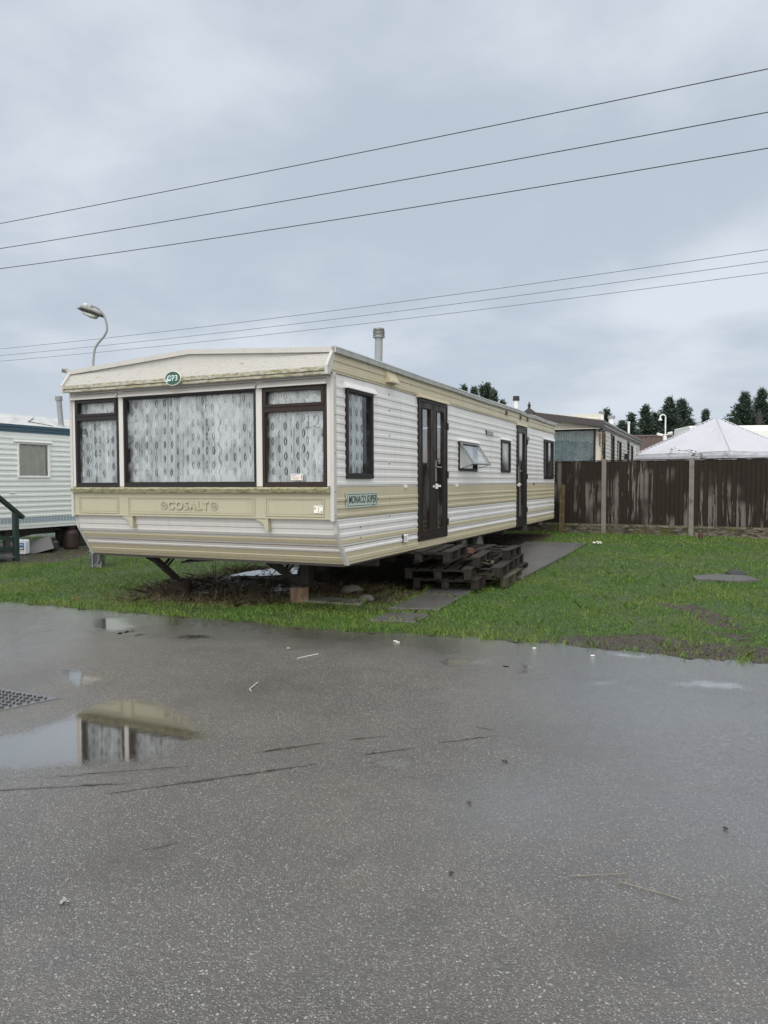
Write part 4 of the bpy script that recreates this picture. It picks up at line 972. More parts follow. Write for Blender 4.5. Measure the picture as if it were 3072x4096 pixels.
sg = b.build('plot_sign', [M_SIGNG, M_PAPER, M_SIGNB, M_SIGNT], van)
b = MB(); vs, fs = text_mesh('C73', .088, .001, 0, .98, .0008, 1.08); b.add([(sgx-.001+x, -.181-z, sgz-.002+y) for x, y, z in vs], fs); b.build('letters', M_PAPER, sg)
# ---- flues
def flue(x, y, z, h, r, mp, mc, parent, cap='rings', tilt=(0, 0)):
    b = MB(); b.lathe([(r*1.9, -.06), (r*1.5, -.01), (r*1.1, .04), (r*1.02, .05)], (x, y, z)); 
    b.tube([(x, y, z), (x+tilt[0]*h, y+tilt[1]*h, z+h)], r, 20)
    f = b.build('flue', mp, parent, smooth=R(40))
    b = MB(); X_, Y_, Z_ = x+tilt[0]*h, y+tilt[1]*h, z+h
    if cap == 'rings':
        pf = [(r*1.0, -.01), (r*1.55, -.02), (r*1.5, -.005), (r*1.1, .0)]
        for k_ in range(4): pf += [(r*1.1, .008+k_*.018), (r*1.48, .004+k_*.018), (r*1.48, .012+k_*.018), (r*1.1, .016+k_*.018)]
        pf += [(r*1.45, .078), (r*1.35, .092), (r*.9, .10), (r*.1, .103)]
    else: pf = [(r*1.0, -.03), (r*1.35, -.03), (r*1.4, .0), (r*1.25, .005), (r*1.3, .05), (r*1.25, .065), (r*.1, .07)]
    b.lathe(pf, (X_, Y_, Z_)); b.build('cowl', mc, f)
    return f
flue(3.38, 1.72, 2.93, .40, .050, M_FLUE, M_GALV, van, tilt=(.02, 0))
flue(3.40, 8.55, 2.92, .30, .052, M_FLUEW, M_BLACK, van, 'cap')
# ---- chassis, wheels, jacks
b = MB()
for u in (.98, 2.5): b.box(u-.03, u+.03, 1.3, VL-.2, .46, .585)
b.box(.3, 3.4, 5.0, 5.1, .36, .56); b.box(.3, 3.4, 5.9, 6.0, .36, .56)
for y in (1.4, 2.6, 3.8, 7.2, 8.6, 10.2): b.box(.15, 3.5, y, y+.06, .47, .583)
b.build('chassis', M_STEEL, van)
for u in (.42, 3.30):
    for y in (5.05, 5.95):
        b = MB(); T_ = lambda x_, y_, z_, u=u, y=y: (u+z_, y+x_, .345+y_)
        b.T = T_; b.lathe([(.19, -.10), (.28, -.10), (.31, -.07), (.31, .07), (.28, .10), (.19, .10)], seg=28); wh = b.build('wheel', M_TYRE, van, smooth=R(40))
        b = MB(T_); b.lathe([(.02, .03), (.10, .03), (.13, .06), (.188, .08), (.19, .11)], seg=24); b.build('rim', M_RIM, wh, smooth=R(40))
def jack(u, y0, y1, z1):
    b = MB(); b.beam((u, y0, .56), (u, y1, z1), .075, .06); b.box(u-.06, u+.06, y1-.08, y1+.06, z1-.03, z1-.003)
    b.beam((u-.05, y0-.08, .57), (u-.05, y0+.22, .42), .02, .02); b.beam((u+.03, y0+.34, .575), (u+.03, y0+.18, .46), .025, .025); b.beam((u+.1, y0+.34, .575), (u+.06, y0+.2, .44), .02, .02)
    b.tube([(u-.09, y0+.02, .56), (u+.09, y0+.02, .56)], .014, 8); b.build('jack_leg', M_STEEL, van)
jack(.80, .50, .94, .235); jack(2.60, .50, 1.06, .235)
b = MB(); b.obox((1.45, .85, .555), .62, .5, .02, (R(6), R(-6), 0)); b.obox((1.75, 1.0, .55), .5, .3, .012, (R(3), R(4), 0)); b.build('underside_flap', M_BLACK, van)
b = MB(); b.box(2.10, 2.24, 1.9, 2.04, .07, .585); b.box(2.02, 2.32, 1.82, 2.12, .05, .0705); b.build('axle_stand', M_STEEL, van)
b = MB(); b.tube([(1.52, .75, .60), (1.53, .75, .42), (1.55, .78, .25), (1.56, .8, .05)], .004, 5); b.build('hanging_cable', M_WIRE, van)
# ---- blocks the jack legs stand on
def local_thing_pos(u, v, z=0.): return VC+QV*u+SV*v+Vector((0, 0, z))
p = local_thing_pos(.83, 1.0); zt = float(tz(p.x, p.y))
b = MB(); b.lathe([(.125, -.05), (.13, .02), (.128, .12), (.122, .20), (.118, .205)], (0, 0, 0), 18)
o = b.build('support_block', M_STUMP, smooth=R(40)); o.location = (p.x, p.y, 0); tag(o, 'dark round wooden stump under the left jack leg of the caravan', 'support block')
p = local_thing_pos(2.60, 1.06)
b = MB(); b.obox((0, 0, .095), .225, .20, .24, (0, 0, 0)); o = b.build('support_block', M_BLOCK, bevel=.008); o.location = (p.x, p.y, 0); o.rotation_euler = (0, 0, -AZ+R(28))
tag(o, 'square reddish brown timber block under the right jack leg of the caravan', 'support block')

# ================================================================== PALLET STACK
def pallet(cx, cy, z, rz, L, Wd_, label, m, nb=5, gap=None, miss=(), tilt=0.):
    """L along local y (board direction), width along local x"""
    r = thing('wooden_pallet', label, 'pallet', (cx, cy, z), rz, 'pallets stacked as a step below the double door'); r.rotation_euler[1] = tilt
    bw = Wd_/(nb+ (nb-1)*.45)
    for i in range(nb):
        if i in miss: continue
        x = -Wd_/2+bw*1.45*i+random.uniform(-.008, .008); b = MB(); d = random.uniform(-.02, .01)
        b.box(x, x+bw, -L/2+d, L/2+d, .124, .143); b.build('top_board', m, r, bevel=.003)
    b = MB()
    for y in (-L/2+.05, 0, L/2-.05): b.box(-Wd_/2, Wd_/2, y-.05, y+.05, .104, .1235)
    b.build('cross_board', m, r, bevel=.003)
    for x in (-Wd_/2+.05, 0, Wd_/2-.05):
        for y in (-L/2+.07, 0, L/2-.07):
            b = MB(); b.box(x-.048, x+.048, y-.068, y+.068, .0205, .1035); b.build('block', m, r, bevel=.004)
        b = MB(); b.box(x-.05, x+.05, -L/2+random.uniform(-.02, .02), L/2, .0, .020); b.build('bottom_board', m, r, bevel=.003)
    return r
def pl_at(right, back): q_ = VC+QV*(VW+right)+SV*back; return q_.x, q_.y
for (rt, bk, z, rot, L, Wd_, lab, m, ms) in [
    (.45, 3.75, .03, 4, 1.2, 1.0, 'lowest wooden pallet of the stack, with a pale mossy bottom board along the grass', M_PALLETG, ()),
    (.38, 3.62, .175, 6, 1.2, 1.0, 'second pallet up, its broken top littered with splintered wood', M_PALLET, (3,)),
    (.12, 3.45, .320, 8, 1.2, .95, 'third pallet up, sticking out to the right under the topmost pallet', M_PALLET, ()),
    (.34, 4.72, .03, 2, 1.0, .95, 'lowest pallet at the back of the stack, nearest the far door', M_PALLET, (1,)),
    (.30, 4.66, .175, 5, 1.0, .95, 'middle pallet at the back of the stack, nearest the far door', M_PALLET, ()),
    (.26, 4.60, .320, 3, 1.0, .95, 'upper pallet at the back of the stack, nearest the far door', M_PALLET, (3,)),
    (.05, 2.62, .465, 7, 1.15, .85, 'topmost small pallet of the stack, half tucked under the caravan', M_PALLET, ())]:
    x, y = pl_at(rt, bk); pallet(x, y, z, -AZ+R(rot), L, Wd_, lab, m, miss=ms)
x, y = pl_at(.14, 3.0); r2 = pallet(x, y, .20, -AZ+R(10), 1.1, .9, 'dark pallet in front under the topmost pallet, deep in shadow', M_PALLETD)
x, y = pl_at(.24, 3.12); pallet(x, y, .055, -AZ+R(6), 1.1, .9, 'dark pallet on the bare soil at the front foot of the stack', M_PALLETD)
# splintered wood on the pallets
spl = [(.62, 3.30, .335, 30, .30, .06), (.70, 3.45, .335, 75, .22, .05), (.55, 3.5, .338, 110, .26, .05), (.60, 3.05, .20, 60, .25, .05), (.68, 3.12, .205, 20, .2, .07)]
labs = ['longest splintered board on the second pallet', 'short splintered board lying crosswise at the right edge of the second pallet', 'splintered board lying behind the other splinters on the second pallet', 'broken board end leaning between the lower pallets', 'broad broken board piece lying on the lowest pallet']
for (rt, bk, z, a, L, wd), lb in zip(spl, labs):
    x, y = pl_at(rt, bk); b = MB(); b.add([(-L/2, -wd/2, 0), (L*.35, -wd/2, 0), (L/2, wd*.1, 0), (L*.3, wd/2, 0), (-L/2, wd*.4, 0), (-L/2, -wd/2, .014), (L*.35, -wd/2, .014), (L/2, wd*.1, .012), (L*.3, wd/2, .014), (-L/2, wd*.4, .014)], [(4, 3, 2, 1, 0), (5, 6, 7, 8, 9)]+[(i, (i+1) % 5, 5+(i+1) % 5, 5+i) for i in range(5)])
    o = b.build('splintered_board', M_PALLETG); o.location = (x, y, z+.01); o.rotation_euler = (R(random.uniform(2, 16)), R(random.uniform(-12, 12)), R(a)); tag(o, lb, 'board', 'splintered boards on the pallets')
x, y = pl_at(-.22, 3.05); b = MB(); b.box(-.065, .065, -.02, .02, 0, .58); o = b.build('leaning_plank', M_PALLETD, bevel=.004); o.location = (x+.06, y, .0); o.rotation_euler = (R(-8), R(-13), 0)
tag(o, 'short dark plank leaning against the left side of the pallet stack', 'plank')
x, y = pl_at(.50, 3.32); b = MB(); b.box(-.09, .09, -.04, .04, 0, .075); o = b.build('brick', mat('old_brick', (.10, .045, .03), .8), bevel=.006); o.location = (x-.12, y+.1, .470); o.rotation_euler = (0, 0, R(20))
tag(o, 'dark red brick sitting beside the topmost pallet', 'brick')
b = MB()
for (rt, bk) in ((.62, 4.35), (.78, 4.38)):
    x, y = pl_at(rt, bk); 
x, y = pl_at(.70, 4.28); b = MB(); seg = 9
pts = []
for k_ in range(6):
    for j in range(seg):
        a = j/(seg-1); pts.append((-.28+.56*a+random.uniform(-.015, .015), .03*math.sin(a*11+k_)+random.uniform(-.012, .012), .0+k_*.11+random.uniform(-.01, .01)))
b.add(pts, [(k_*seg+j, k_*seg+j+1, (k_+1)*seg+j+1, (k_+1)*seg+j) for k_ in range(5) for j in range(seg-1)])
o = b.build('plastic_sheet', mat('dirty_sheet', (.03, .03, .03), .5), fix=False, smooth=True); o.location = (x, y, .02); o.scale = (.8, 1, .62); o.rotation_euler = (R(-14), 0, R(60))
tag(o, 'crumpled dirty grey plastic sheet hanging over the right end of the pallets', 'plastic sheet')

# ================================================================== NEIGHBOURING MINT CARAVAN (left)
NP = Vector((-7.76, 15.0, 0))
nb = thing('static_caravan', 'mint green ribbed static caravan with blue roof edge at the left', 'static caravan', NP, -AZ)
TN = lambda l, o, z: (o, l, z)
NO = [(.42, 1.21, 1.63, 2.35)]
siding('wall', TN, -4.2, 6.5, ribs(.775, 2.56, .1085, .010), NO, M_MINT, nb, wav=.003)
siding('lower_wall', TN, -4.2, 6.5, [(.55, 0), (.60, 0), (.61, .008), (.65, .008), (.66, 0), (.672, 0)], [], M_MINT, nb)
siding('patterned_band', TN, -4.2, 6.5, [(.672, .012), (.684, .010), (.765, .010), (.775, .012)], [], M_DECO, nb)
siding('blue_fascia', TN, -4.2, 6.5, [(2.56, .012), (2.60, .012), (2.605, .03), (2.66, .03), (2.662, .06), (2.715, .066)], [], M_MINTB, nb)
b = MB(); b.add([(-3, -4.2, .55), (0, -4.2, .55), (0, -4.2, 2.7), (-1.5, -4.2, 3.1), (-3, -4.2, 2.7)], [(0, 1, 2, 3, 4)]); b.add([(-3, 6.5, .55), (0, 6.5, .55), (0, 6.5, 2.7), (-1.5, 6.5, 3.1), (-3, 6.5, 2.7)], [(0, 1, 2, 3, 4)])
b.add([(-3, -4.2, .55), (-3, 6.5, .55), (-3, 6.5, 2.7), (-3, -4.2, 2.7)], [(0, 1, 2, 3)]); b.add([(-3, -4.2, .56), (-3, 6.5, .56), (0, 6.5, .56), (0, -4.2, .56)], [(0, 1, 2, 3)])
b.build('end_walls', M_MINT, nb, fix=False)
b = MB(); ys = np.arange(-4.25, 6.6, .6)
for y in ys: b.v += [(.075, y, 2.712), (-.4, y, 2.83+.004*math.sin(y*5)), (-.9, y, 2.96), (-1.5, y, 3.08), (-3.05, y, 2.70)]
b.f = [(i*5+j, i*5+j+1, i*5+j+6, i*5+j+5) for i in range(len(ys)-1) for j in range(4)]; b.mi = [0]*len(b.f)
nr = b.build('roof', M_ROOF, nb, fix=False)
b = MB(); b.tube([(.05, -.3, 2.74), (-.7, .3, 2.925), (-1.45, .9, 3.09)], .008, 5); b.tube([(.04, 1.3, 2.74), (-.3, .95, 2.83), (-.9, 1.6, 2.98)], .008, 5); b.build('roof_cable', M_WIRE, nb)
M_CLEAR = mat('clear_glass_b', fn=f_glass(.08, 2.))
wn = window(TN, .405, 1.215, 1.618, 2.362, M_WPLAS, nb, .03, glass=M_CLEAR, inner=.012)
curtain(TN, .44, 1.18, 1.64, 2.33, M_CLOTH, wn, amp=.045, dens=10, name='curtain')
hood(TN, .32, 1.27, 2.36, 2.41, .05, M_HOOD, nb)
b = MB(TN); b.lathe([(.01, 0), (.03, .0), (.03, .01)], (.25, .0, 1.31)) if False else b.box(.22, .31, .01, .03, 1.30, 1.32); b.box(.245, .285, .012, .045, 1.295, 1.315); b.build('vent_cap', M_WPLAS, nb, bevel=.004)
flue(-.22, 1.75, 2.76, .62, .058, M_FLUE, M_GALV, nb, 'cap', tilt=(-.03, -.06))
b = MB()
for x_ in (-.5, -2.5): b.box(x_-.04, x_+.04, -4, 6.3, .38, .55)
b.beam((-.45, .55, .5), (-.3, 1.9, .46), .03, .03); b.beam((-.3, .5, .36), (-.6, 1.2, .40), .06, .06); b.box(-.42, -.32, .35, .45, .12, .55); b.box(-.5, -.2, .25, .55, .03, .06)
b.build('chassis', mat('grey_chassis', (.12, .12, .115), .6, fn=grime(.6, .3, 8, (.05, .03, .02))), nb)
for y in (2.0, 2.8):
    b = MB(); b.T = lambda x_, y_, z_, y=y: (-.35+z_, y+x_, .33+y_); b.lathe([(.18, -.09), (.30, -.08), (.31, .0), (.30, .08), (.18, .09)], seg=24); b.build('wheel', M_TYRE, nb, smooth=R(40))
def at_n(x, y): q_ = NP+QV*x+SV*y; return q_.x, q_.y
# junk below it
x, y = at_n(-.05, .98); o = MB(); o.prism([(-.26, 0), (.26, 0), (.30, .16), (-.30, .16)], -.2, .2, 'y'); o.box(-.31, .31, -.22, .22, .16, .185, 1)
o = o.build('plastic_tub', [M_BLACK, mat('worn_edge', (.10, .10, .105), .5)], bevel=.01); o.location = (x, y, .08); o.scale = (.8, .8, .8); o.rotation_euler = (R(48), R(-14), R(28)); tag(o, 'black plastic tub tipped on its side under the mint caravan', 'tub')
x, y = at_n(-.15, 1.42); b = MB(); b.lathe([(.02, 0), (.10, .01), (.105, .04), (.105, .16), (.07, .21), (.035, .225), (.035, .26), (.01, .262)], seg=18)
o = b.build('gas_bottle', mat('dark_bottle', (.035, .035, .035), .5), smooth=R(40)); o.location = (x, y, .03); tag(o, 'small dark gas bottle standing under the mint caravan', 'gas bottle')
for dx_, dy_, col_, lb in ((-.12, 1.86, (.028, .016, .013), 'rusty brown gas cylinder under the mint caravan, near the cream caravan corner'), (-.4, 2.35, (.03, .045, .035), 'dull green cylinder behind the rusty brown one under the mint caravan')):
    x, y = at_n(dx_, dy_); b = MB(); b.lathe([(.14, 0), (.16, .02), (.165, .08), (.165, .34), (.13, .41), (.06, .44)], seg=20); b.lathe([(.10, .44), (.105, .47), (.095, .49)], seg=16)
    o = b.build('gas_cylinder', mat(lb[:12], col_, .6, fn=grime(.5, .3, 8, (.05, .03, .02))), smooth=R(40)); o.location = (x, y, .03); tag(o, lb, 'gas cylinder')
# fluid canister with blue label
cn = thing('fluid_canister', 'white plastic canister with a blue AdBlue label behind the green railing post', 'canister', (-7.54, 15.40, .03), -AZ+R(14))
b = MB(); b.prism([(-.105, 0), (.105, 0), (.115, .02), (.115, .26), (.095, .30), (.05, .305), (.05, .285), (-.03, .285), (-.03, .305), (-.08, .305), (-.115, .27), (-.115, .02)], -.07, .07, 'y'); b.build('body', mat('milky_plastic', (.66, .70, .74), .35), cn, bevel=.012)
b = MB(); b.tube([(-.055, 0, .30), (-.055, 0, .33)], .022, 14); b.build('cap', M_BLUE, cn)
b = MB(); b.box(-.075, .085, -.0735, -.0715, .06, .235, 0); b.box(-.075, .085, -.0745, -.0736, .06, .085, 1); b.box(-.075, .085, -.0745, -.0736, .085, .12, 2); b.box(-.04, .06, -.0755, -.0746, .11, .135, 1); b.box(.05, .08, -.0752, -.0746, .066, .074, 3)
lb_ = b.build('label', [mat('label_blue', (.03, .17, .42), .4), M_PAPER, mat('label_brown', (.12, .08, .03), .5), M_INK], cn)
b = MB(); vs, fs = text_mesh('AdBlue', .045, .0006, 0, .9, .001); b.add([(.005+x, -.0758-z, .200+y) for x, y, z in vs], fs); b.build('lettering', M_PAPER, lb_)
# steps with railing
stp = thing('steps_with_railing', 'dark green wooden steps with sloping handrail and grey treads beside the mint caravan', 'steps', (-7.13, 14.3, 0), -AZ)
b = MB(); b.box(-.045, .045, -.045, .045, -.02, .93); b.build('post', M_GREENW, stp, bevel=.004)
b = MB(); b.box(-.045, .045, -1.245, -1.155, -.02, 2.0); b.build('post', M_GREENW, stp, bevel=.004)
b = MB(); b.beam((0, .17, .83), (0, -1.3, 1.98), .095, .07); b.build('handrail', M_GREENW, stp, bevel=.004)
for z0, z1 in ((.44, .505), (.26, .325)):
    b = MB(); b.beam((-.01, -.047, (z0+z1)/2-.05), (-.01, -1.2, (z0+z1)/2+.18 if z0 > .4 else (z0+z1)/2), .025, .075); b.build('rail', M_GREENW, stp)
for k_, (y0, y1, z) in enumerate([(-.42, .02, .10), (-.80, -.32, .32), (-1.2, -.7, .54), (-1.6, -1.05, .74)]):
    b = MB()
    for j in range(3): b.box(-.75, -.048 if k_ else .02, y0+(y1-y0)*j/3+.004, y0+(y1-y0)*(j+1)/3-.004, z-.035, z)
    b.build('tread', M_DECK, stp, bevel=.003)
    b = MB(); b.box(-.70, -.05, y0+.02, y0+.05, max(0, z-.2), z-.036); b.box(-.72, -.69, y0, y1, 0, z-.036); b.build('riser', M_GREENW, stp)

# ================================================================== STREET LAMP
lp = thing('street_lamp', 'thin crooked grey street lamp with tilted lantern behind the cream caravan roof', 'street lamp', (-5.10, 13.1, 0))
def f_ivy(t, b, col):
    o = t.obj(); v_ = t.vor(o, 26, 'DISTANCE_TO_EDGE'); t.put(b.inputs['Base Color'], t.mix(t.m('MULTIPLY', t.ss(v_.outputs[0], .12, .04), t.ss(t.noise(o, 7, 3), .45, .55)), col, (.30, .31, .29)))
b = MB(); b.box(-.11, .11, -.08, .08, -.05, 1.15); b.build('base_cabinet', mat('mottled_base', (.045, .05, .055), .6, fn=f_ivy), lp, bevel=.01)
b = MB(); b.tube([(-.04, -.095, 0), (-.04, -.095, 1.1)], .015, 8); b.tube([(.0, -.1, .04), (.07, -.12, .12), (.09, -.12, .30), (.05, -.11, .50)], .011, 6); b.build('conduit', M_GALV, lp, smooth=R(40))
LPT = [(.0, 1.1), (.0, 3.0), (.002, 3.548), (.009, 3.685), (.036, 3.852), (.097, 3.957), (.183, 4.051), (.243, 4.145), (.255, 4.229), (.241, 4.334), (.196, 4.449), (.129, 4.533), (.066, 4.578), (.003, 4.600)]
def smooth_pts(P, n=4):
    out = []
    for i in range(len(P)-1):
        p0 = P[max(i-1, 0)]; p1 = P[i]; p2 = P[i+1]; p3 = P[min(i+2, len(P)-1)]
        for k_ in range(n):
            t = k_/n; out.append(tuple(.5*((2*b_)+(-a_+c_)*t+(2*a_-5*b_+4*c_-d_)*t*t+(-a_+3*b_-3*c_+d_)*t**3) for a_, b_, c_, d_ in zip(p0, p1, p2, p3)))
    out.append(P[-1]); return out
b = MB(); b.tube([(x, 0, z) for x, z in smooth_pts(LPT)], .019, 12); b.build('column', M_GALV, lp, smooth=True)
b = MB(); b.tube([(.003, 0, 4.600), (-.014, 0, 4.592), (-.012, 0, 4.53)], [.024, .024, .022], 10); b.build('bracket', M_GALV, lp, smooth=R(40))
hd = MB(); a = math.atan2(4.376-4.50, .40)
# lantern, long axis tilted down to the right
def TL(x, y, z): return (-.012+.005+x*math.cos(a)-z*math.sin(a)-.0, y, 4.515+x*math.sin(a)+z*math.cos(a))
hd.T = TL
def lofted(b_, secs):
    n = 16; k0 = len(b_.v); vs = []
    for x, hw, z0, z1 in secs:
        for j in range(n):
            t = 2*math.pi*j/n; c, s_ = math.cos(t), math.sin(t); vs.append((x, hw*math.copysign(abs(c)**.7, c), (z0+z1)/2+(z1-z0)/2*math.copysign(abs(s_)**.7, s_)))
    m__ = len(secs); b_.add(vs, [(i*n+j, i*n+(j+1) % n, (i+1)*n+(j+1) % n, (i+1)*n+j) for i in range(m__-1) for j in range(n)]+[tuple(range(n))[::-1], tuple(range((m__-1)*n, m__*n))])
lofted(hd, [(-.205, .05, -.025, -.005), (-.19, .08, -.03, .02), (-.15, .10, -.03, .05), (-.05, .105, -.03, .055), (.10, .085, -.03, .03), (.19, .06, -.028, .005), (.21, .03, -.026, -.012)])
h1 = hd.build('lantern', mat('lantern_grey', (.20, .20, .19), .5), lp, smooth=True)
hd = MB(TL); hd.box(-.215, .215, -.108, .108, -.046, -.031); hd.build('lantern_rim', M_STEEL, h1, bevel=.005)
hd = MB(TL); lofted(hd, [(-.14, .05, -.07, -.046), (-.12, .08, -.10, -.047), (.0, .09, -.125, -.047), (.09, .08, -.12, -.047), (.13, .05, -.08, -.046)]); hd.build('bowl', M_BULB, h1, smooth=True)
hd = MB(); hd.lathe([(.035, -.04), (.035, .0), (.043, .004), (.045, .03), (.03, .048), (.005, .05)], (-.112, 0, 4.595), 16); hd.build('photocell', mat('photocell', (.55, .56, .56), .4), h1, smooth=R(40))

# ================================================================== POWER LINES
LINES = [((-8.59, 16.57), (5.43, 10.46), 7.2, 0.03, .0075, 'uppermost overhead cable of the three nearer ones crossing the sky'),
         ((-9.49, 18.3), (6.05, 11.67), 7.2, .06, .0085, 'middle overhead cable of the three nearer ones crossing the sky'),
         ((-10.36, 19.98), (6.7, 12.91), 7.2, .08, .0095, 'lowest overhead cable of the three nearer ones crossing the sky'),
         ((-20.22, 38.97), (11.77, 22.7), 8.5, .20, .010, 'uppermost thin overhead cable of the three farther ones just above the roof'),
         ((-21.25, 40.97), (12.4, 23.91), 8.5, .20, .010, 'middle thin overhead cable of the three farther ones'),
         ((-22.23, 42.85), (13.07, 25.2), 8.5, .20, .010, 'lowest thin overhead cable of the three farther ones, nearest the caravan roof')]
for a_, c_, h, sag, r, lab in LINES:
    b = MB(); pts = []
    for i in range(41):
        t = -.6+2.2*i/40; pts.append((a_[0]+(c_[0]-a_[0])*t, a_[1]+(c_[1]-a_[1])*t, h-sag*4*t*(1-t)))
    b.tube(pts, r, 5); tag(b.build('overhead_cable', M_WIRE if r < .01 else mat('far_wire', (.10, .11, .12), .6)), lab, 'overhead cable', 'overhead cables')

# ================================================================== FENCE
FP = Vector((5.41, 18.2, 0)); FA_ = math.atan2(-.496, .868)
fence = thing('panel_fence', 'dark weathered board fence with pale concrete posts and rock faced gravel boards', 'fence', FP, FA_)
for k_ in range(-4, 4):
    x0 = k_*2.0; zg = .20 if k_ > -3 else .1
    b = MB(); b.box(x0-.05, x0+.06, -.06, .055, -.1, 2.035); b.build('post', M_POST, fence, bevel=.006)
    if k_ == 3: break
    b = MB(); nseg = 40; xs_ = [x0+.061+(2-.122)*i/nseg for i in range(nseg+1)]; zs_ = [.06, .20, .265, .27, .335, .34, .395, .40, .445]
    vs = [(x, -.03-(0.012 if j in (1, 2, 4, 6, 7) else 0)-random.uniform(0, .012), z+(random.uniform(-.01, .01) if 0 < j < 8 else 0)) for j, z in enumerate(zs_) for x in xs_]
    n = nseg+1; b.add(vs, [(j*n+i, j*n+i+1, (j+1)*n+i+1, (j+1)*n+i) for j in range(8) for i in range(nseg)])
    b.box(x0+.061, x0+1.939, -.012, .02, .0, .444); b.build('gravel_board', M_ROCK, fence, fix=False)
    b = MB(); nbd = 19; bw = (2-.122)/nbd
    for i in range(nbd):
        xa = x0+.061+bw*i; jz = random.uniform(-.006, .006); jy = random.uniform(-.003, .003)
        b.add([(xa-.004, -.030+jy, .452), (xa+bw+.012, -.016+jy, .452), (xa+bw+.012, -.016+jy, 1.985+jz), (xa-.004, -.030+jy, 1.985+jz), (xa-.004, -.014+jy, .452), (xa+bw+.012, -.008+jy, .452), (xa+bw+.012, -.008+jy, 1.985+jz), (xa-.004, -.014+jy, 1.985+jz)],
              [(0, 1, 2, 3), (4, 7, 6, 5), (0, 3, 7, 4), (1, 5, 6, 2), (3, 2, 6, 7), (0, 4, 5, 1)])
    for z in (.6, 1.2, 1.85): b.box(x0+.061, x0+1.939, -.004, .03, z, z+.06)
    b.build('panel', M_FENCE, fence, fix=True)
    b = MB(); b.box(x0+.061, x0+1.939, -.045, .012, 1.992, 2.012); b.build('capping_rail', M_FENCE, fence)
p = FP+Vector((math.cos(FA_), math.sin(FA_), 0))*-.95+Vector((math.sin(FA_), -math.cos(FA_), 0))*.35
st = MB(); st.box(-.055, .055, -.05, .05, -.1, 1.42); o = st.build('wooden_post', M_STAKE, bevel=.005); o.location = (p.x, p.y, 0); o.rotation_euler = (0, R(1), FA_); tag(o, 'lone mossy wooden post in front of the fence beside the rear of the caravan', 'post')
b = MB(); b.lathe([(.05, 0), (.055, .10), (.05, .14), (.03, .15)], seg=9); o = b.build('rusty_stub', mat('rust', (.06, .025, .018), .8)); o.location = (7.05, 16.45, .18); tag(o, 'short rusty brown stub in the grass near the fence', 'stub')
# bramble over the fence
def spray(name, base, tip, n, lab, leaf=.035):
    b = MB(); base = Vector(base); tip = Vector(tip); pts = []
    for i in range(11):
        t = i/10; p_ = base.lerp(tip, t)+Vector((0, 0, .08*math.sin(t*3.1)+random.uniform(-.012, .012))); pts.append(p_)
    b.tube(pts, [.006*(1-.6*t/10) for t in range(11)], 5)
    for k_ in range(n):
        t = random.random()**.8; p_ = base.lerp(tip, t)+Vector((random.uniform(-.05, .05), random.uniform(-.05, .05), .08*math.sin(t*3.1)+random.uniform(-.07, .05)))
        s_ = leaf*random.uniform(.6, 1.5)*(1-.4*t); M_ = Matrix.Rotation(random.uniform(0, 6.28), 3, 'Z') @ Matrix.Rotation(random.uniform(-.9, .9), 3, 'X')
        vs = [p_+M_ @ Vector(v) for v in ((-s_, 0, 0), (-s_*.3, -s_*.5, 0), (s_*.6, -s_*.4, .0), (s_, 0, 0), (s_*.6, s_*.4, 0), (-s_*.3, s_*.5, 0))]
        b.add(vs, [tuple(range(6))], 1)
    tag(b.build(name, [M_TWIG, M_BRAM], fix=False), lab, 'bramble')
fl = lambda l, o, z: FP+Vector((math.cos(FA_), math.sin(FA_), 0))*l+Vector((math.sin(FA_), -math.cos(FA_), 0))*(-o)+Vector((0, 0, z))
spray('bramble', fl(2.35, .1, 1.98), fl(1.48, .05, 2.22), 60, 'long leafy bramble shoot leaning over the fence in front of the white tent')
spray('bramble', fl(2.62, .1, 1.97), fl(2.80, .05, 2.10), 16, 'short bramble sprig poking up over the fence right of the long one', .028)

# ================================================================== FAR CARAVAN BEHIND THE FENCE
FV = Vector((6.434, 22, 0)); fv = thing('static_caravan', 'cream static caravan with dark brown fascia and net curtained window behind the fence', 'static caravan', FV, -AZ)
FW = 4.12; TF2 = lambda l, o, z: (-FW+l, -o, z); TS2 = lambda l, o, z: (o, l, z)
siding('front_wall', TF2, 0, FW, [(.6, 0), (2.95, 0), (3.02, .0)]+ribs(3.03, 3.5, .10, .012)[1:], [(.35, FW-.16, 1.3, 3.06)], M_CREAM, fv)
siding('side_wall', TS2, 0, 11.6, [(.6, 0)]+ribs(.7, 3.1, .12, .012)[1:], [(.28, .80, 1.7, 2.98), (2.2, 2.95, 1.7, 3.0), (3.85, 4.85, 1.7, 2.88), (6.85, 7.4, 1.7, 3.0), (8.05, 8.7, 1.7, 2.9)], M_FARS, fv, wav=.006)
b = MB(); b.box(-FW, -FW+.02, 0, 11.6, .6, 3.1); b.box(-FW, 0, 11.58, 11.6, .6, 3.1); b.box(-FW, 0, .0, 11.6, .6, .62); b.build('hidden_walls', M_CREAM, fv)
b = MB(); b.add([(0.12, -.30, 3.27), (-FW/2, -.30, 3.62), (-FW-.12, -.30, 3.27), (.12, 11.7, 3.27), (-FW/2, 11.7, 3.62), (-FW-.12, 11.7, 3.27), (.12, -.30, 3.23), (-FW-.12, -.30, 3.23), (.12, 11.7, 3.23), (-FW-.12, 11.7, 3.23)],
               [(0, 1, 4, 3), (1, 2, 5, 4), (0, 3, 8, 6), (2, 7, 9, 5), (3, 4, 5, 9, 8)]); b.build('roof', M_ROOF, fv, fix=False)
b = MB()
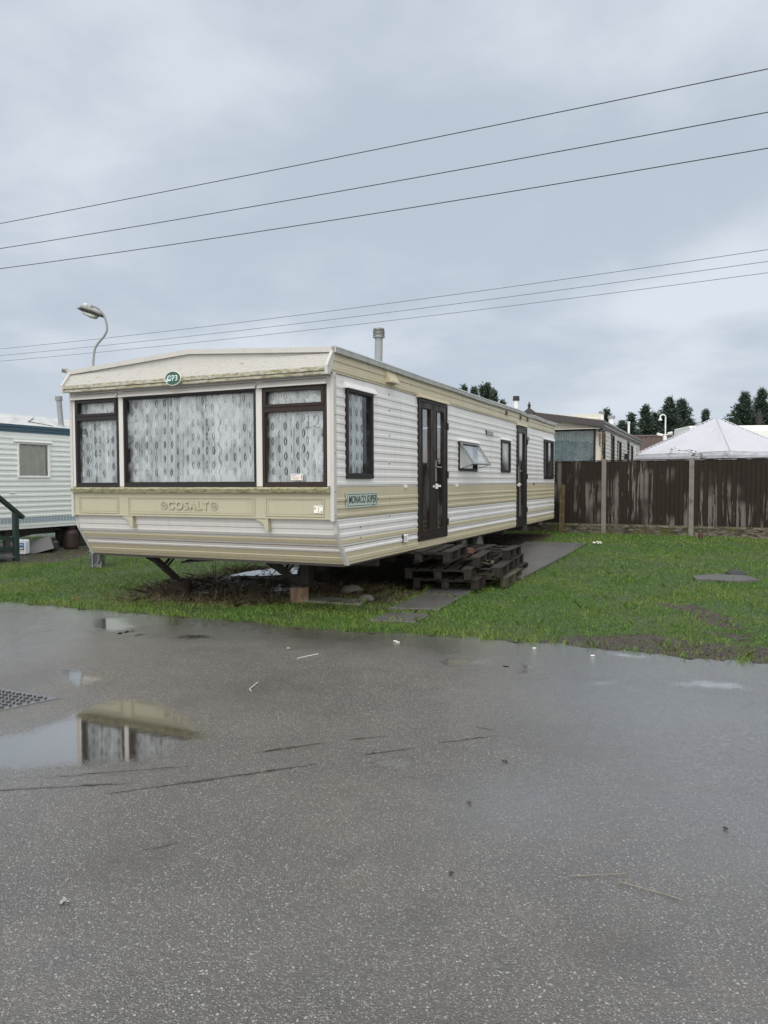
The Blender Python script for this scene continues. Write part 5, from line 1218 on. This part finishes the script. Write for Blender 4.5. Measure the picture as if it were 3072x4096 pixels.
for a_, c_, za, zc_ in ((.14, -FW/2+.10, 3.262, 3.60), (-FW-.14, -FW/2-.10, 3.262, 3.60)):
    b.add([(a_, -.33, za-.18), (c_, -.33, zc_-.18), (c_, -.33, zc_), (a_, -.33, za), (a_, -.29, za-.18), (c_, -.29, zc_-.18), (c_, -.29, zc_), (a_, -.29, za)], [(0, 1, 2, 3), (4, 7, 6, 5), (3, 2, 6, 7), (0, 4, 5, 1), (0, 3, 7, 4), (1, 5, 6, 2)])
fa = b.build('fascia', M_FASCIA, fv)
b = MB(); b.add([(.14, -.335, 3.268), (-FW/2, -.335, 3.615), (-FW/2, -.335, 3.635), (.14, -.335, 3.285), (.14, -.2, 3.29), (-FW/2, -.2, 3.64)], [(0, 1, 2, 3), (3, 2, 5, 4)]); b.build('drip_edge', M_TRIM, fv, fix=False)
b = MB(); b.prism([(-.13, 3.38), (.13, 3.38), (.16, 3.62), (.10, 3.66), (0, 3.74), (-.10, 3.66), (-.16, 3.62)], -.40, -.33, 'y'); b.T = None; b.v = [(x-FW/2, y, z) for x, y, z in b.v]; b.build('gable_shield', M_FASCIA, fv, bevel=.006)
b = MB(); b.lathe([(.03, 3.72), (.05, 3.74), (.03, 3.76), (.055, 3.80), (.055, 3.82), (.02, 3.85), (.028, 3.87), (.005, 3.92)], (-FW/2, -.36, 0), 12); b.build('finial', M_STEEL, fv, smooth=R(40))
b = MB()
for z0, z1, o in ((3.06, 3.10, .05), (3.101, 3.20, .10), (3.201, 3.27, .14)): b.box(0.0, o, -.28, 11.68, z0, z1)
b.build('eaves_gutter', mat('gutter_brown', (.09, .085, .085), .4), fv)
b = MB(); b.box(-FW, .0, -.28, 0, 3.045, 3.06) ; b.build('soffit', M_CREAM, fv)
wf = window(TF2, .33, FW-.15, 1.28, 3.07, M_FRAMEB, fv, .05, glass=M_CLEAR)
curtain(TF2, .4, FW-.2, 1.35, 3.02, M_LACE2, wf, amp=.02, dens=8); b = MB(TF2); b.box(.2, FW-.05, -.35, -.33, 1.2, 3.1); b.build('backing_curtain', mat('blue_grey_cloth', (.20, .26, .28), .9), wf)
for a_, c_, z1 in ((.26, .82, 3.0), (2.18, 2.97, 3.02), (3.83, 4.87, 2.90), (6.83, 7.42, 3.02), (8.03, 8.72, 2.92)):
    ww_ = window(TS2, a_, c_, 1.68, z1, M_FRAMEB, fv, .06, glass=M_GLASSC, inner=0)
    b = MB(TS2); b.box(a_, c_, -.3, -.28, 1.6, z1); b.build('blind', mat('pinkish_blind', (.40, .35, .33), .8), ww_)
b = MB(TS2); b.lathe([(.0, 0)], (0, 0, 0)) if False else None
b.beam((5.7, .02, 2.6), (5.7, .28, 2.6), .03, .03)
b.T = lambda l, o, z: (.3+o, 5.75+l, 2.58+z); b.T = None
b.v += []; b.build('aerial_arm', M_GALV, fv)
b = MB(); b.T = lambda x_, y_, z_: (.34+z_*.9, 5.7+x_, 2.58+y_); b.lathe([(.01, 0), (.12, .02), (.19, .06), (.20, .065), (.12, .035), (.012, .012)], seg=18); b.build('satellite_dish', M_HOOD, fv, smooth=R(40))
b = MB(); b.box(.02, .16, 5.9, 6.1, 2.3, 2.5); b.build('meter_box', M_BLACK, fv)
flue(-.45, 3.3, 3.28, .52, .072, M_FLUEW, M_GALV, fv, 'cap'); flue(-.35, 5.0, 3.26, .52, .10, M_FLUEW, M_FLUE, fv, 'cap'); flue(-.3, 10.1, 3.26, .68, .045, M_FLUEW, M_FLUEW, fv, 'cap')
# wind chime hanging from its eaves
wc_ = thing('wind_chime', 'copper wind chime with black domed top at the far caravan corner', 'wind chime', fv.matrix_basis @ Vector((.10, -.15, 3.06)))
wc_.location = FV+QV*.06+SV*(-.20)+Vector((0, 0, 3.06))
b = MB(); b.lathe([(.005, 0), (.03, -.01), (.09, -.06), (.12, -.10), (.115, -.105)], seg=18); b.build('canopy', M_BLACK, wc_, smooth=R(40))
b = MB()
for k_ in range(5):
    a_ = k_*1.2566; x_, y_ = .08*math.cos(a_), .08*math.sin(a_); b.tube([(x_, y_, -.16), (x_, y_, -.42-.05*k_)], .011, 8)
b.build('tubes', mat('copper', (.13, .07, .05), .5, .3), wc_, smooth=R(40))
b = MB(); b.tube([(0, 0, -.10), (0, 0, -.80)], .004, 5); b.box(-.025, .025, -.004, .004, -.98, -.80); b.build('clapper', mat('clapper_wood', (.25, .15, .07), .6), wc_)

# ================================================================== WHITE TENT
tn = thing('gazebo_tent', 'white pyramid roofed canvas gazebo rising above the fence', 'tent', (10.73, 24, 0), R(-14-45+90-1.0))
m_ = 1.74; b = MB(); n = 22; gx_ = np.linspace(-m_, m_, 2*n+1); vs = []
rr = np.random.default_rng(3)
for yy in gx_:
    for xx in gx_:
        c = max(abs(xx), abs(yy))/m_; hip = min(abs(xx), abs(yy))/max(1e-6, max(abs(xx), abs(yy)))
        z = 3.57-1.17*c**.97-.05*math.sin(math.pi*c)*(1-hip**6)+.007*math.sin(xx*4+yy*2.5)*c
        z -= .035*max(0, c-.93)/.07
        if c < .09: z = 3.57-1.17*.09**.97+.06*(1-c/.09)**.6*.7
        vs.append((xx*(1+.01*math.sin(yy*5)), yy*(1+.01*math.sin(xx*5)), z))
k_ = 2*n+1; b.add(vs, [(i*k_+j, i*k_+j+1, (i+1)*k_+j+1, (i+1)*k_+j) for i in range(k_-1) for j in range(k_-1)]); b.build('canopy', M_TENT, tn, smooth=True, fix=False)
b = MB()
for x_, y_ in ((-1, -1), (1, -1), (-1, 1), (1, 1)): b.tube([(x_*m_*c_, y_*m_*c_, 3.57-1.17*c_**.97+.004-(.035*max(0, c_-.93)/.07)) for c_ in np.linspace(.06, 1, 14)], .016, 6)
b.build('hip_seam', M_TENT, tn, smooth=True)
b = MB(); pr_ = []
for s_, e_ in (((-m_, -m_), (m_, -m_)), ((m_, -m_), (m_, m_)), ((m_, m_), (-m_, m_)), ((-m_, m_), (-m_, -m_))):
    for i in range(16): t = i/16; pr_.append((s_[0]+(e_[0]-s_[0])*t, s_[1]+(e_[1]-s_[1])*t))
N_ = len(pr_); vs = []
for j, (z, o) in enumerate([(2.364, 1.0), (2.26, 1.012), (2.08, 1.0)]):
    for i, (x_, y_) in enumerate(pr_): f_ = o+.006*math.sin(i*1.7+j); vs.append((x_*f_, y_*f_, z))
b.add(vs, [(j*N_+i, j*N_+(i+1) % N_, (j+1)*N_+(i+1) % N_, (j+1)*N_+i) for j in range(2) for i in range(N_)]); b.build('valance', M_TENT, tn, fix=False)
for x_ in (-1, 1):
    for y_ in (-1, 1): b = MB(); b.tube([(x_*m_*.97, y_*m_*.97, .15), (x_*m_*.97, y_*m_*.97, 2.3)], .02, 8); b.build('leg', M_WPLAS, tn)

# ================================================================== TILED BUILDING, TRAILER, POLES
tb = thing('tiled_bungalow', 'low bungalow with a dark brown pantile roof beyond the far caravan', 'building', (18.3, 42, 0), R(-3))
b = MB(); b.box(-4.2, 4, 0, 5, 0, 2.7); b.build('wall', M_CREAM, tb)
b = MB(); nx_ = 90; rows = 14; vs = []
for r_ in range(rows*2+1):
    k__ = r_//2; t = (k__+(r_ % 2)*.98)/rows; y = -.4+2.9*t; z = 2.5+1.65*t+(0 if r_ % 2 == 0 else -.03)
    for i in range(nx_*2+1):
        x_ = -4.6+9*i/(nx_*2); vs.append((x_, y, z+.045*abs(math.sin(x_*10.5))+.02))
k__ = nx_*2+1; b.add(vs, [(r_*k__+i, r_*k__+i+1, (r_+1)*k__+i+1, (r_+1)*k__+i) for r_ in range(rows*2) for i in range(k__-1)]); b.add([(-4.6, 2.5, 4.16), (4.4, 2.5, 4.16), (4.4, 5.4, 2.5), (-4.6, 5.4, 2.5)], [(0, 1, 2, 3)])
rf_ = b.build('roof', M_TILE, tb, fix=False); b = MB(); b.tube([(-4.6, 2.5, 4.17), (4.4, 2.5, 4.17)], .10, 8); b.build('ridge_tiles', M_TILE, rf_)
def wpx(px, py, D):      # direction of a photo pixel at depth D, used once to place far things on the ground plan
    return ((px-1536)/F_PX*D, 1.5+(1928-.0038*(px-1536)-py)/F_PX*D)
tr_ = thing('white_trailer', 'large white box trailer with rounded roof edge behind the white tent', 'trailer', (16.2, 35, 0), R(-4))
b = MB(); b.prism([(-1.2, .9), (1.2, .9), (1.2, 3.9), (1.1, 4.02), (-1.0, 4.02), (-1.15, 3.95), (-1.2, 3.75)], -2.1, 2.05, 'x'); b.build('body', mat('trailer_white', (.72, .73, .71), .4, fn=grime(.25, .3, 3, (.25, .25, .2))), tr_, bevel=.04)
b = MB(); b.box(2.05, 2.08, -1.22, 1.2, .9, 3.95); b.build('end_frame', M_FRAMEB, tr_)
b = MB(); b.box(-1.6, 1.6, -1, 1, .55, .9); b.build('underframe', M_STEEL, tr_)
for x_ in (-.6, .6): b = MB(); b.T = lambda p_, q_, r__, x_=x_: (x_+p_, -1.0+r__, .4+q_); b.lathe([(.2, -.12), (.4, -.1), (.4, .1), (.2, .12)], seg=20); b.build('wheel', M_TYRE, tr_)
b = MB(); b.box(-4, 5, -1.2, 1.2, 0, 3.62); o = b.build('pale_cabin', mat('pink_grey_cabin', (.50, .46, .46), .6), bevel=.03); o.location = (22.6, 36.5, 0); tag(o, 'flat pinkish grey cabin roof glimpsed right of the white trailer', 'cabin')
x_, z_ = wpx(2659, 1655, 36); cp = thing('camera_pole', 'slim pale pole with a hooked top and small cameras above the tiled roof', 'camera pole', (x_, 36, 0))
b = MB(); b.tube([(0, 0, 0), (0, 0, z_-.2)]+[(-.13+.13*math.cos(t), 0, z_-.2+.14*math.sin(t)) for t in np.linspace(0, math.pi, 8)]+[(-.26, 0, z_-.26)], .035, 8); b.build('pole', M_FLUEW, cp, smooth=True)
b = MB(); b.lathe([(.02, .0), (.06, -.03), (.10, -.12), (.02, -.14)], (-.26, 0, z_-.22), 12); b.build('dome_camera', M_HOOD, cp, smooth=True)
b = MB(); b.beam((-.3, 0, z_-1.05), (.35, 0, z_-1.0), .05, .05); b.obox((-.28, 0, z_-1.02), .25, .12, .12, (0, R(15), 0)); b.obox((.22, 0, z_-.95), .22, .12, .1, (0, R(-15), 0)); b.obox((-.05, -.05, z_-1.2), .16, .14, .2, (0, 0, 0)); b.build('camera_cluster', M_HOOD, cp, bevel=.01)
x_, z_ = wpx(3030, 1652, 45); b = MB(); b.tube([(0, 0, 0), (0, 0, z_)], .16, 10); b.tube([(0, 0, z_-.4), (2.6, .5, .5)], .02, 5)
o = b.build('utility_pole', mat('dark_pole', (.03, .028, .025), .8)); o.location = (x_, 45, 0); tag(o, 'dark wooden utility pole with a stay wire among the conifers on the right', 'utility pole')

# ================================================================== CONIFERS
def conifer(px, ptop, D, hw, lab, seed, lean=0.):
    rg = np.random.default_rng(seed); x0, H = wpx(px, ptop, D); r = hw/F_PX*D
    root = thing('conifer_tree', lab, 'conifer', (x0, D, 0), rg.uniform(0, 6), 'conifers along the horizon')
    b = MB(); b.tube([(0, 0, 0), (0, 0, H*.5), (0, 0, H*.93)], [.16, .10, .02], 6); b.build('trunk', M_BARK, root)
    V = []; nlev = int(110+H*14)
    for k_ in range(nlev):
        t = (k_+rg.uniform(0, 1))/nlev; zb = .9+(H-1.0)*t; R_ = r*1.5*min(1., (1-t)**.9*1.3+.01)*rg.uniform(.6, 1.1)*(1 if rg.uniform() > .10 else 1.3)
        a = rg.uniform(0, 6.283); ca, sa = math.cos(a), math.sin(a); nseg = max(5, int(R_*15))
        for q_ in range(nseg):
            s_ = (q_+rg.uniform(0, 1))/nseg; rad = R_*s_; up_ = -.10*rad+.38*rad*rad/max(.4, R_)
            c = np.array([ca*rad, sa*rad, zb+up_])
            for _ in range(6):
                d = np.array([ca*.8+rg.normal(0, .55), sa*.8+rg.normal(0, .55), .45+rg.normal(0, .45)]); d /= np.linalg.norm(d)
                L = rg.uniform(.15, .42)*(1-.3*s_); wv = np.cross(d, rg.normal(0, 1, 3)); wv *= .036/np.linalg.norm(wv)*rg.uniform(.7, 1.7)
                p_ = c+rg.normal(0, .10, 3); V += [p_-wv, p_+wv, p_+d*L]
    for k_ in range(26):    # leader
        zz = H-rg.uniform(0, .9); L = .12+.3*(H-zz)/.9*rg.uniform(.4, 1); a = rg.uniform(0, 6.28); d = np.array([math.cos(a)*.7, math.sin(a)*.7, .8])*L; V += [np.array([-.025, 0, zz-.15]), np.array([.025, 0, zz-.15]), np.array([0, 0, zz-.1])+d]
    V = np.array(V); n = len(V)//3
    me = bpy.data.meshes.new('crown'); me.vertices.add(len(V)); me.vertices.foreach_set('co', V.reshape(-1).astype(np.float32)); me.loops.add(len(V)); me.loops.foreach_set('vertex_index', np.arange(len(V), dtype=np.int32))
    me.polygons.add(n); me.polygons.foreach_set('loop_start', (np.arange(n)*3).astype(np.int32)); me.polygons.foreach_set('loop_total', np.full(n, 3, np.int32)); me.materials.append(M_CONIF); me.update()
    o = bpy.data.objects.new('crown', me); COL.objects.link(o); o.parent = root; attr_f(o, 'tint', np.repeat(rg.uniform(0, 1, n), 3))
for i, tdef in enumerate([
    (1857, 1546, 62, 14, 'leftmost slim conifer tip showing over the cream caravan roof'),
    (1897, 1553, 61, 19, 'second conifer tip from the left over the cream caravan roof'),
    (1930, 1546, 64, 20, 'conifer tip just left of the tallest one over the cream caravan roof'),
    (1950, 1537, 62, 20, 'tallest conifer tip over the cream caravan roof'),
    (1976, 1562, 60, 22, 'bushy conifer tip right of the tallest one over the cream caravan roof'),
    (2008, 1607, 62, 20, 'low conifer tip nearest the black capped flue'),
    (2425, 1643, 52, 52, 'bushy conifer above the roof of the far caravan, left of its flues'),
    (2485, 1688, 56, 40, 'low conifer glimpsed between the two flues of the far caravan'),
    (2523, 1657, 56, 52, 'broad conifer right of the two flues of the far caravan'),
    (2580, 1628, 58, 66, 'pointed conifer above the left end of the tiled roof'),
    (2619, 1655, 60, 50, 'shorter conifer left of the camera pole'),
    (2674, 1594, 58, 82, 'tall conifer right behind the camera pole'),
    (2722, 1600, 60, 85, 'wide conifer right of the camera pole with ragged right side'),
    (2819, 1643, 64, 32, 'small isolated conifer top left of the tent peak'),
    (2975, 1572, 56, 98, 'big dark conifer right of the tent peak'),
    (3042, 1560, 57, 80, 'tallest conifer at the right edge behind the utility pole'),
    (3110, 1590, 58, 80, 'conifer cut off by the right edge of the view')]):
    conifer(*tdef, seed=i+5)

# ================================================================== LITTER
def straw(p0, p1, p2, lab):
    b = MB(); b.tube([p0, p1, p2], .0042, 7); tag(b.build('drinking_straw', mat('straw_white', (.45, .46, .44), .4), smooth=R(40)), lab, 'straw', 'drinking straws on the tarmac')
straw((-.735, 6.20, .012), (-.70, 6.25, .012), (-.575, 6.37, .012), 'pale bent straw on the wet tarmac, farther and longer of the two')
straw((-.955, 5.235, .012), (-.975, 5.285, .012), (-.945, 5.465, .012), 'pale bent straw on the wet tarmac, nearer the big puddle')
b = MB(); 
for k_ in range(12):
    a = random.uniform(0, 6.28); rr_ = random.uniform(0, .017); b.obox((rr_*1.4*math.cos(a), rr_*math.sin(a), .008), .011, .008, .003, (random.uniform(-.6, .6), random.uniform(-.6, .6), a))
o = b.build('foil_scrap', mat('foil', (.34, .34, .33), .4, .3)); o.location = (-1.15, 2.58, .006); tag(o, 'crumpled silvery foil scrap on the tarmac at the lower left', 'foil scrap')
for (x_, y_, a_, lb) in [(.10, 6.89, 10, 'farther of two white cigarette ends lying together near the grass'), (.125, 6.84, -8, 'nearer of two white cigarette ends lying together near the grass'), (1.34, 6.57, 5, 'white cigarette end near the muddy verge'), (1.78, 6.28, -5, 'white cigarette end right of the muddy verge')]:
    b = MB(); b.tube([(-.016, 0, .010), (.016, 0, .010)], .0045, 7); o = b.build('cigarette_end', mat('cig', (.75, .73, .68), .7)); o.location = (x_, y_, 0); o.rotation_euler = (0, 0, R(a_)); tag(o, lb, 'cigarette end', 'cigarette ends on the tarmac')
b = MB(); b.lathe([(.012, 0), (.02, .008), (.018, .02), (.005, .026)], seg=8); o = b.build('pebble', M_SLABL, smooth=True); o.location = (-.86, 6.57, .004); tag(o, 'single pale pebble on the tarmac near the farther straw', 'pebble')
for k_, (x_, y_, s_, lb) in enumerate([(.25, 2.76, .008, 'black bit of leaf litter on the tarmac at the lower centre'), (1.46, 3.12, .008, 'dark leaf fragment on the tarmac on the right'), (.39, 3.38, .007, 'dark flattened leaf scrap by the wet sheen'), (.64, 3.89, .009, 'dark curled leaf scrap right of the grooves')]):
    b = MB()
    for _ in range(5): b.obox((random.uniform(-s_, s_), random.uniform(-s_, s_), .007), s_*1.2, s_*.8, .004, (random.uniform(-.7, .7), random.uniform(-.7, .7), random.uniform(0, 3)))
    o = b.build('leaf_scrap', M_TWIG if k_ < 4 else mat('redleaf', (.08, .03, .02), .7)); o.location = (x_, y_, .004); tag(o, lb, 'leaf scrap', 'leaf scraps on the tarmac')
b = MB(); b.tube([(.70, 2.74, .009), (.92, 2.755, .011), (.86, 2.68, .009)], .0016, 5); b.tube([(.87, 2.70, .009), (1.0, 2.62, .010), (1.06, 2.575, .009)], .0018, 5); tag(b.build('grass_stalk', mat('dry_stalk', (.20, .18, .13), .7)), 'dry grass stalks lying on the tarmac at the lower right', 'grass stalk')
b = MB()
for k_ in range(9): b.obox((random.uniform(-.07, .07), random.uniform(-.04, .04), .045+random.uniform(-.01, .02)), .05, .03, .008, (random.uniform(-.7, .7), random.uniform(-.7, .7), random.uniform(0, 3)))
o = b.build('paper_scrap', M_PAPER); o.location = (4.43, 15.35, float(tz(4.43, 15.35))); tag(o, 'crumpled white paper on the lawn beyond the end of the path', 'paper scrap')
b = MB(); b.add([(-.05, -.015, .05), (.05, -.01, .055), (.06, .012, .06), (-.02, .02, .05)], [(0, 1, 2, 3)]); b.add([(-.05, -.015, .046), (.05, -.01, .051), (.06, .012, .056), (-.02, .02, .046)], [(3, 2, 1, 0)])
o = b.build('red_leaf', mat('red_leaf', (.32, .03, .015), .6), fix=False); x_, y_ = -3.86, 9.20; o.location = (x_, y_, float(tz(x_, y_))); tag(o, 'small bright red leaf on the grass near the tarmac at the left', 'leaf')
# stone under the caravan
b = MB(); b.lathe([(.03, 0), (.13, .01), (.14, .05), (.09, .10), (.02, .115)], seg=10); p = local_thing_pos(3.35, 1.7)
for lb, (u, v), sc in (('rounded stone on the bare soil right of the square timber block', (3.32, 1.45), .75), ('larger dark stone deep under the caravan', (2.9, 1.9), 1.1)):
    b2 = MB(); b2.v = [(x*sc*random.uniform(.9, 1.1), y*sc*.8, z*sc) for x, y, z in b.v]; b2.f = b.f; b2.mi = b.mi; o = b2.build('stone', mat('stone', (.13, .115, .10), .8, fn=f_conc), smooth=True); p = local_thing_pos(u, v); o.location = (p.x, p.y, .02); tag(o, lb, 'stone')
# drain cover at the left edge
dr = thing('drain_cover', 'square metal tread plate cover set in the tarmac at the left edge', 'drain cover', (-2.70, 4.98, .004), R(24))
def RT(poly): return poly
b = MB(); DV = [(.44, .11), (-.1, .35), (-.55, .0), (.0, -.35)]
b.prism([(x*1.0, y) for x, y in DV], -.02, .006, 'z'); fr_ = b.build('frame', mat('iron', (.20, .20, .20), .22, .6), dr); dr.rotation_euler = (0, 0, 0)
b = MB(); ux = Vector((-.54, .24, 0)).normalized(); uy = Vector((-.44, -.46, 0)).normalized(); c0 = Vector((.44, .11, 0))
for i in range(1, 11):
    for j in range(1, 11):
        p_ = c0+ux*(.052*i)+uy*(.058*j)
        if (i+j) % 2: b.obox((p_.x, p_.y, .010), .034, .009, .010, (0, 0, .15))
        else: b.obox((p_.x, p_.y, .010), .009, .030, .010, (0, 0, .15))
tag(b.build('tread_studs', mat('iron_dark', (.06, .06, .06), .4, .5), dr), kind='stuff')
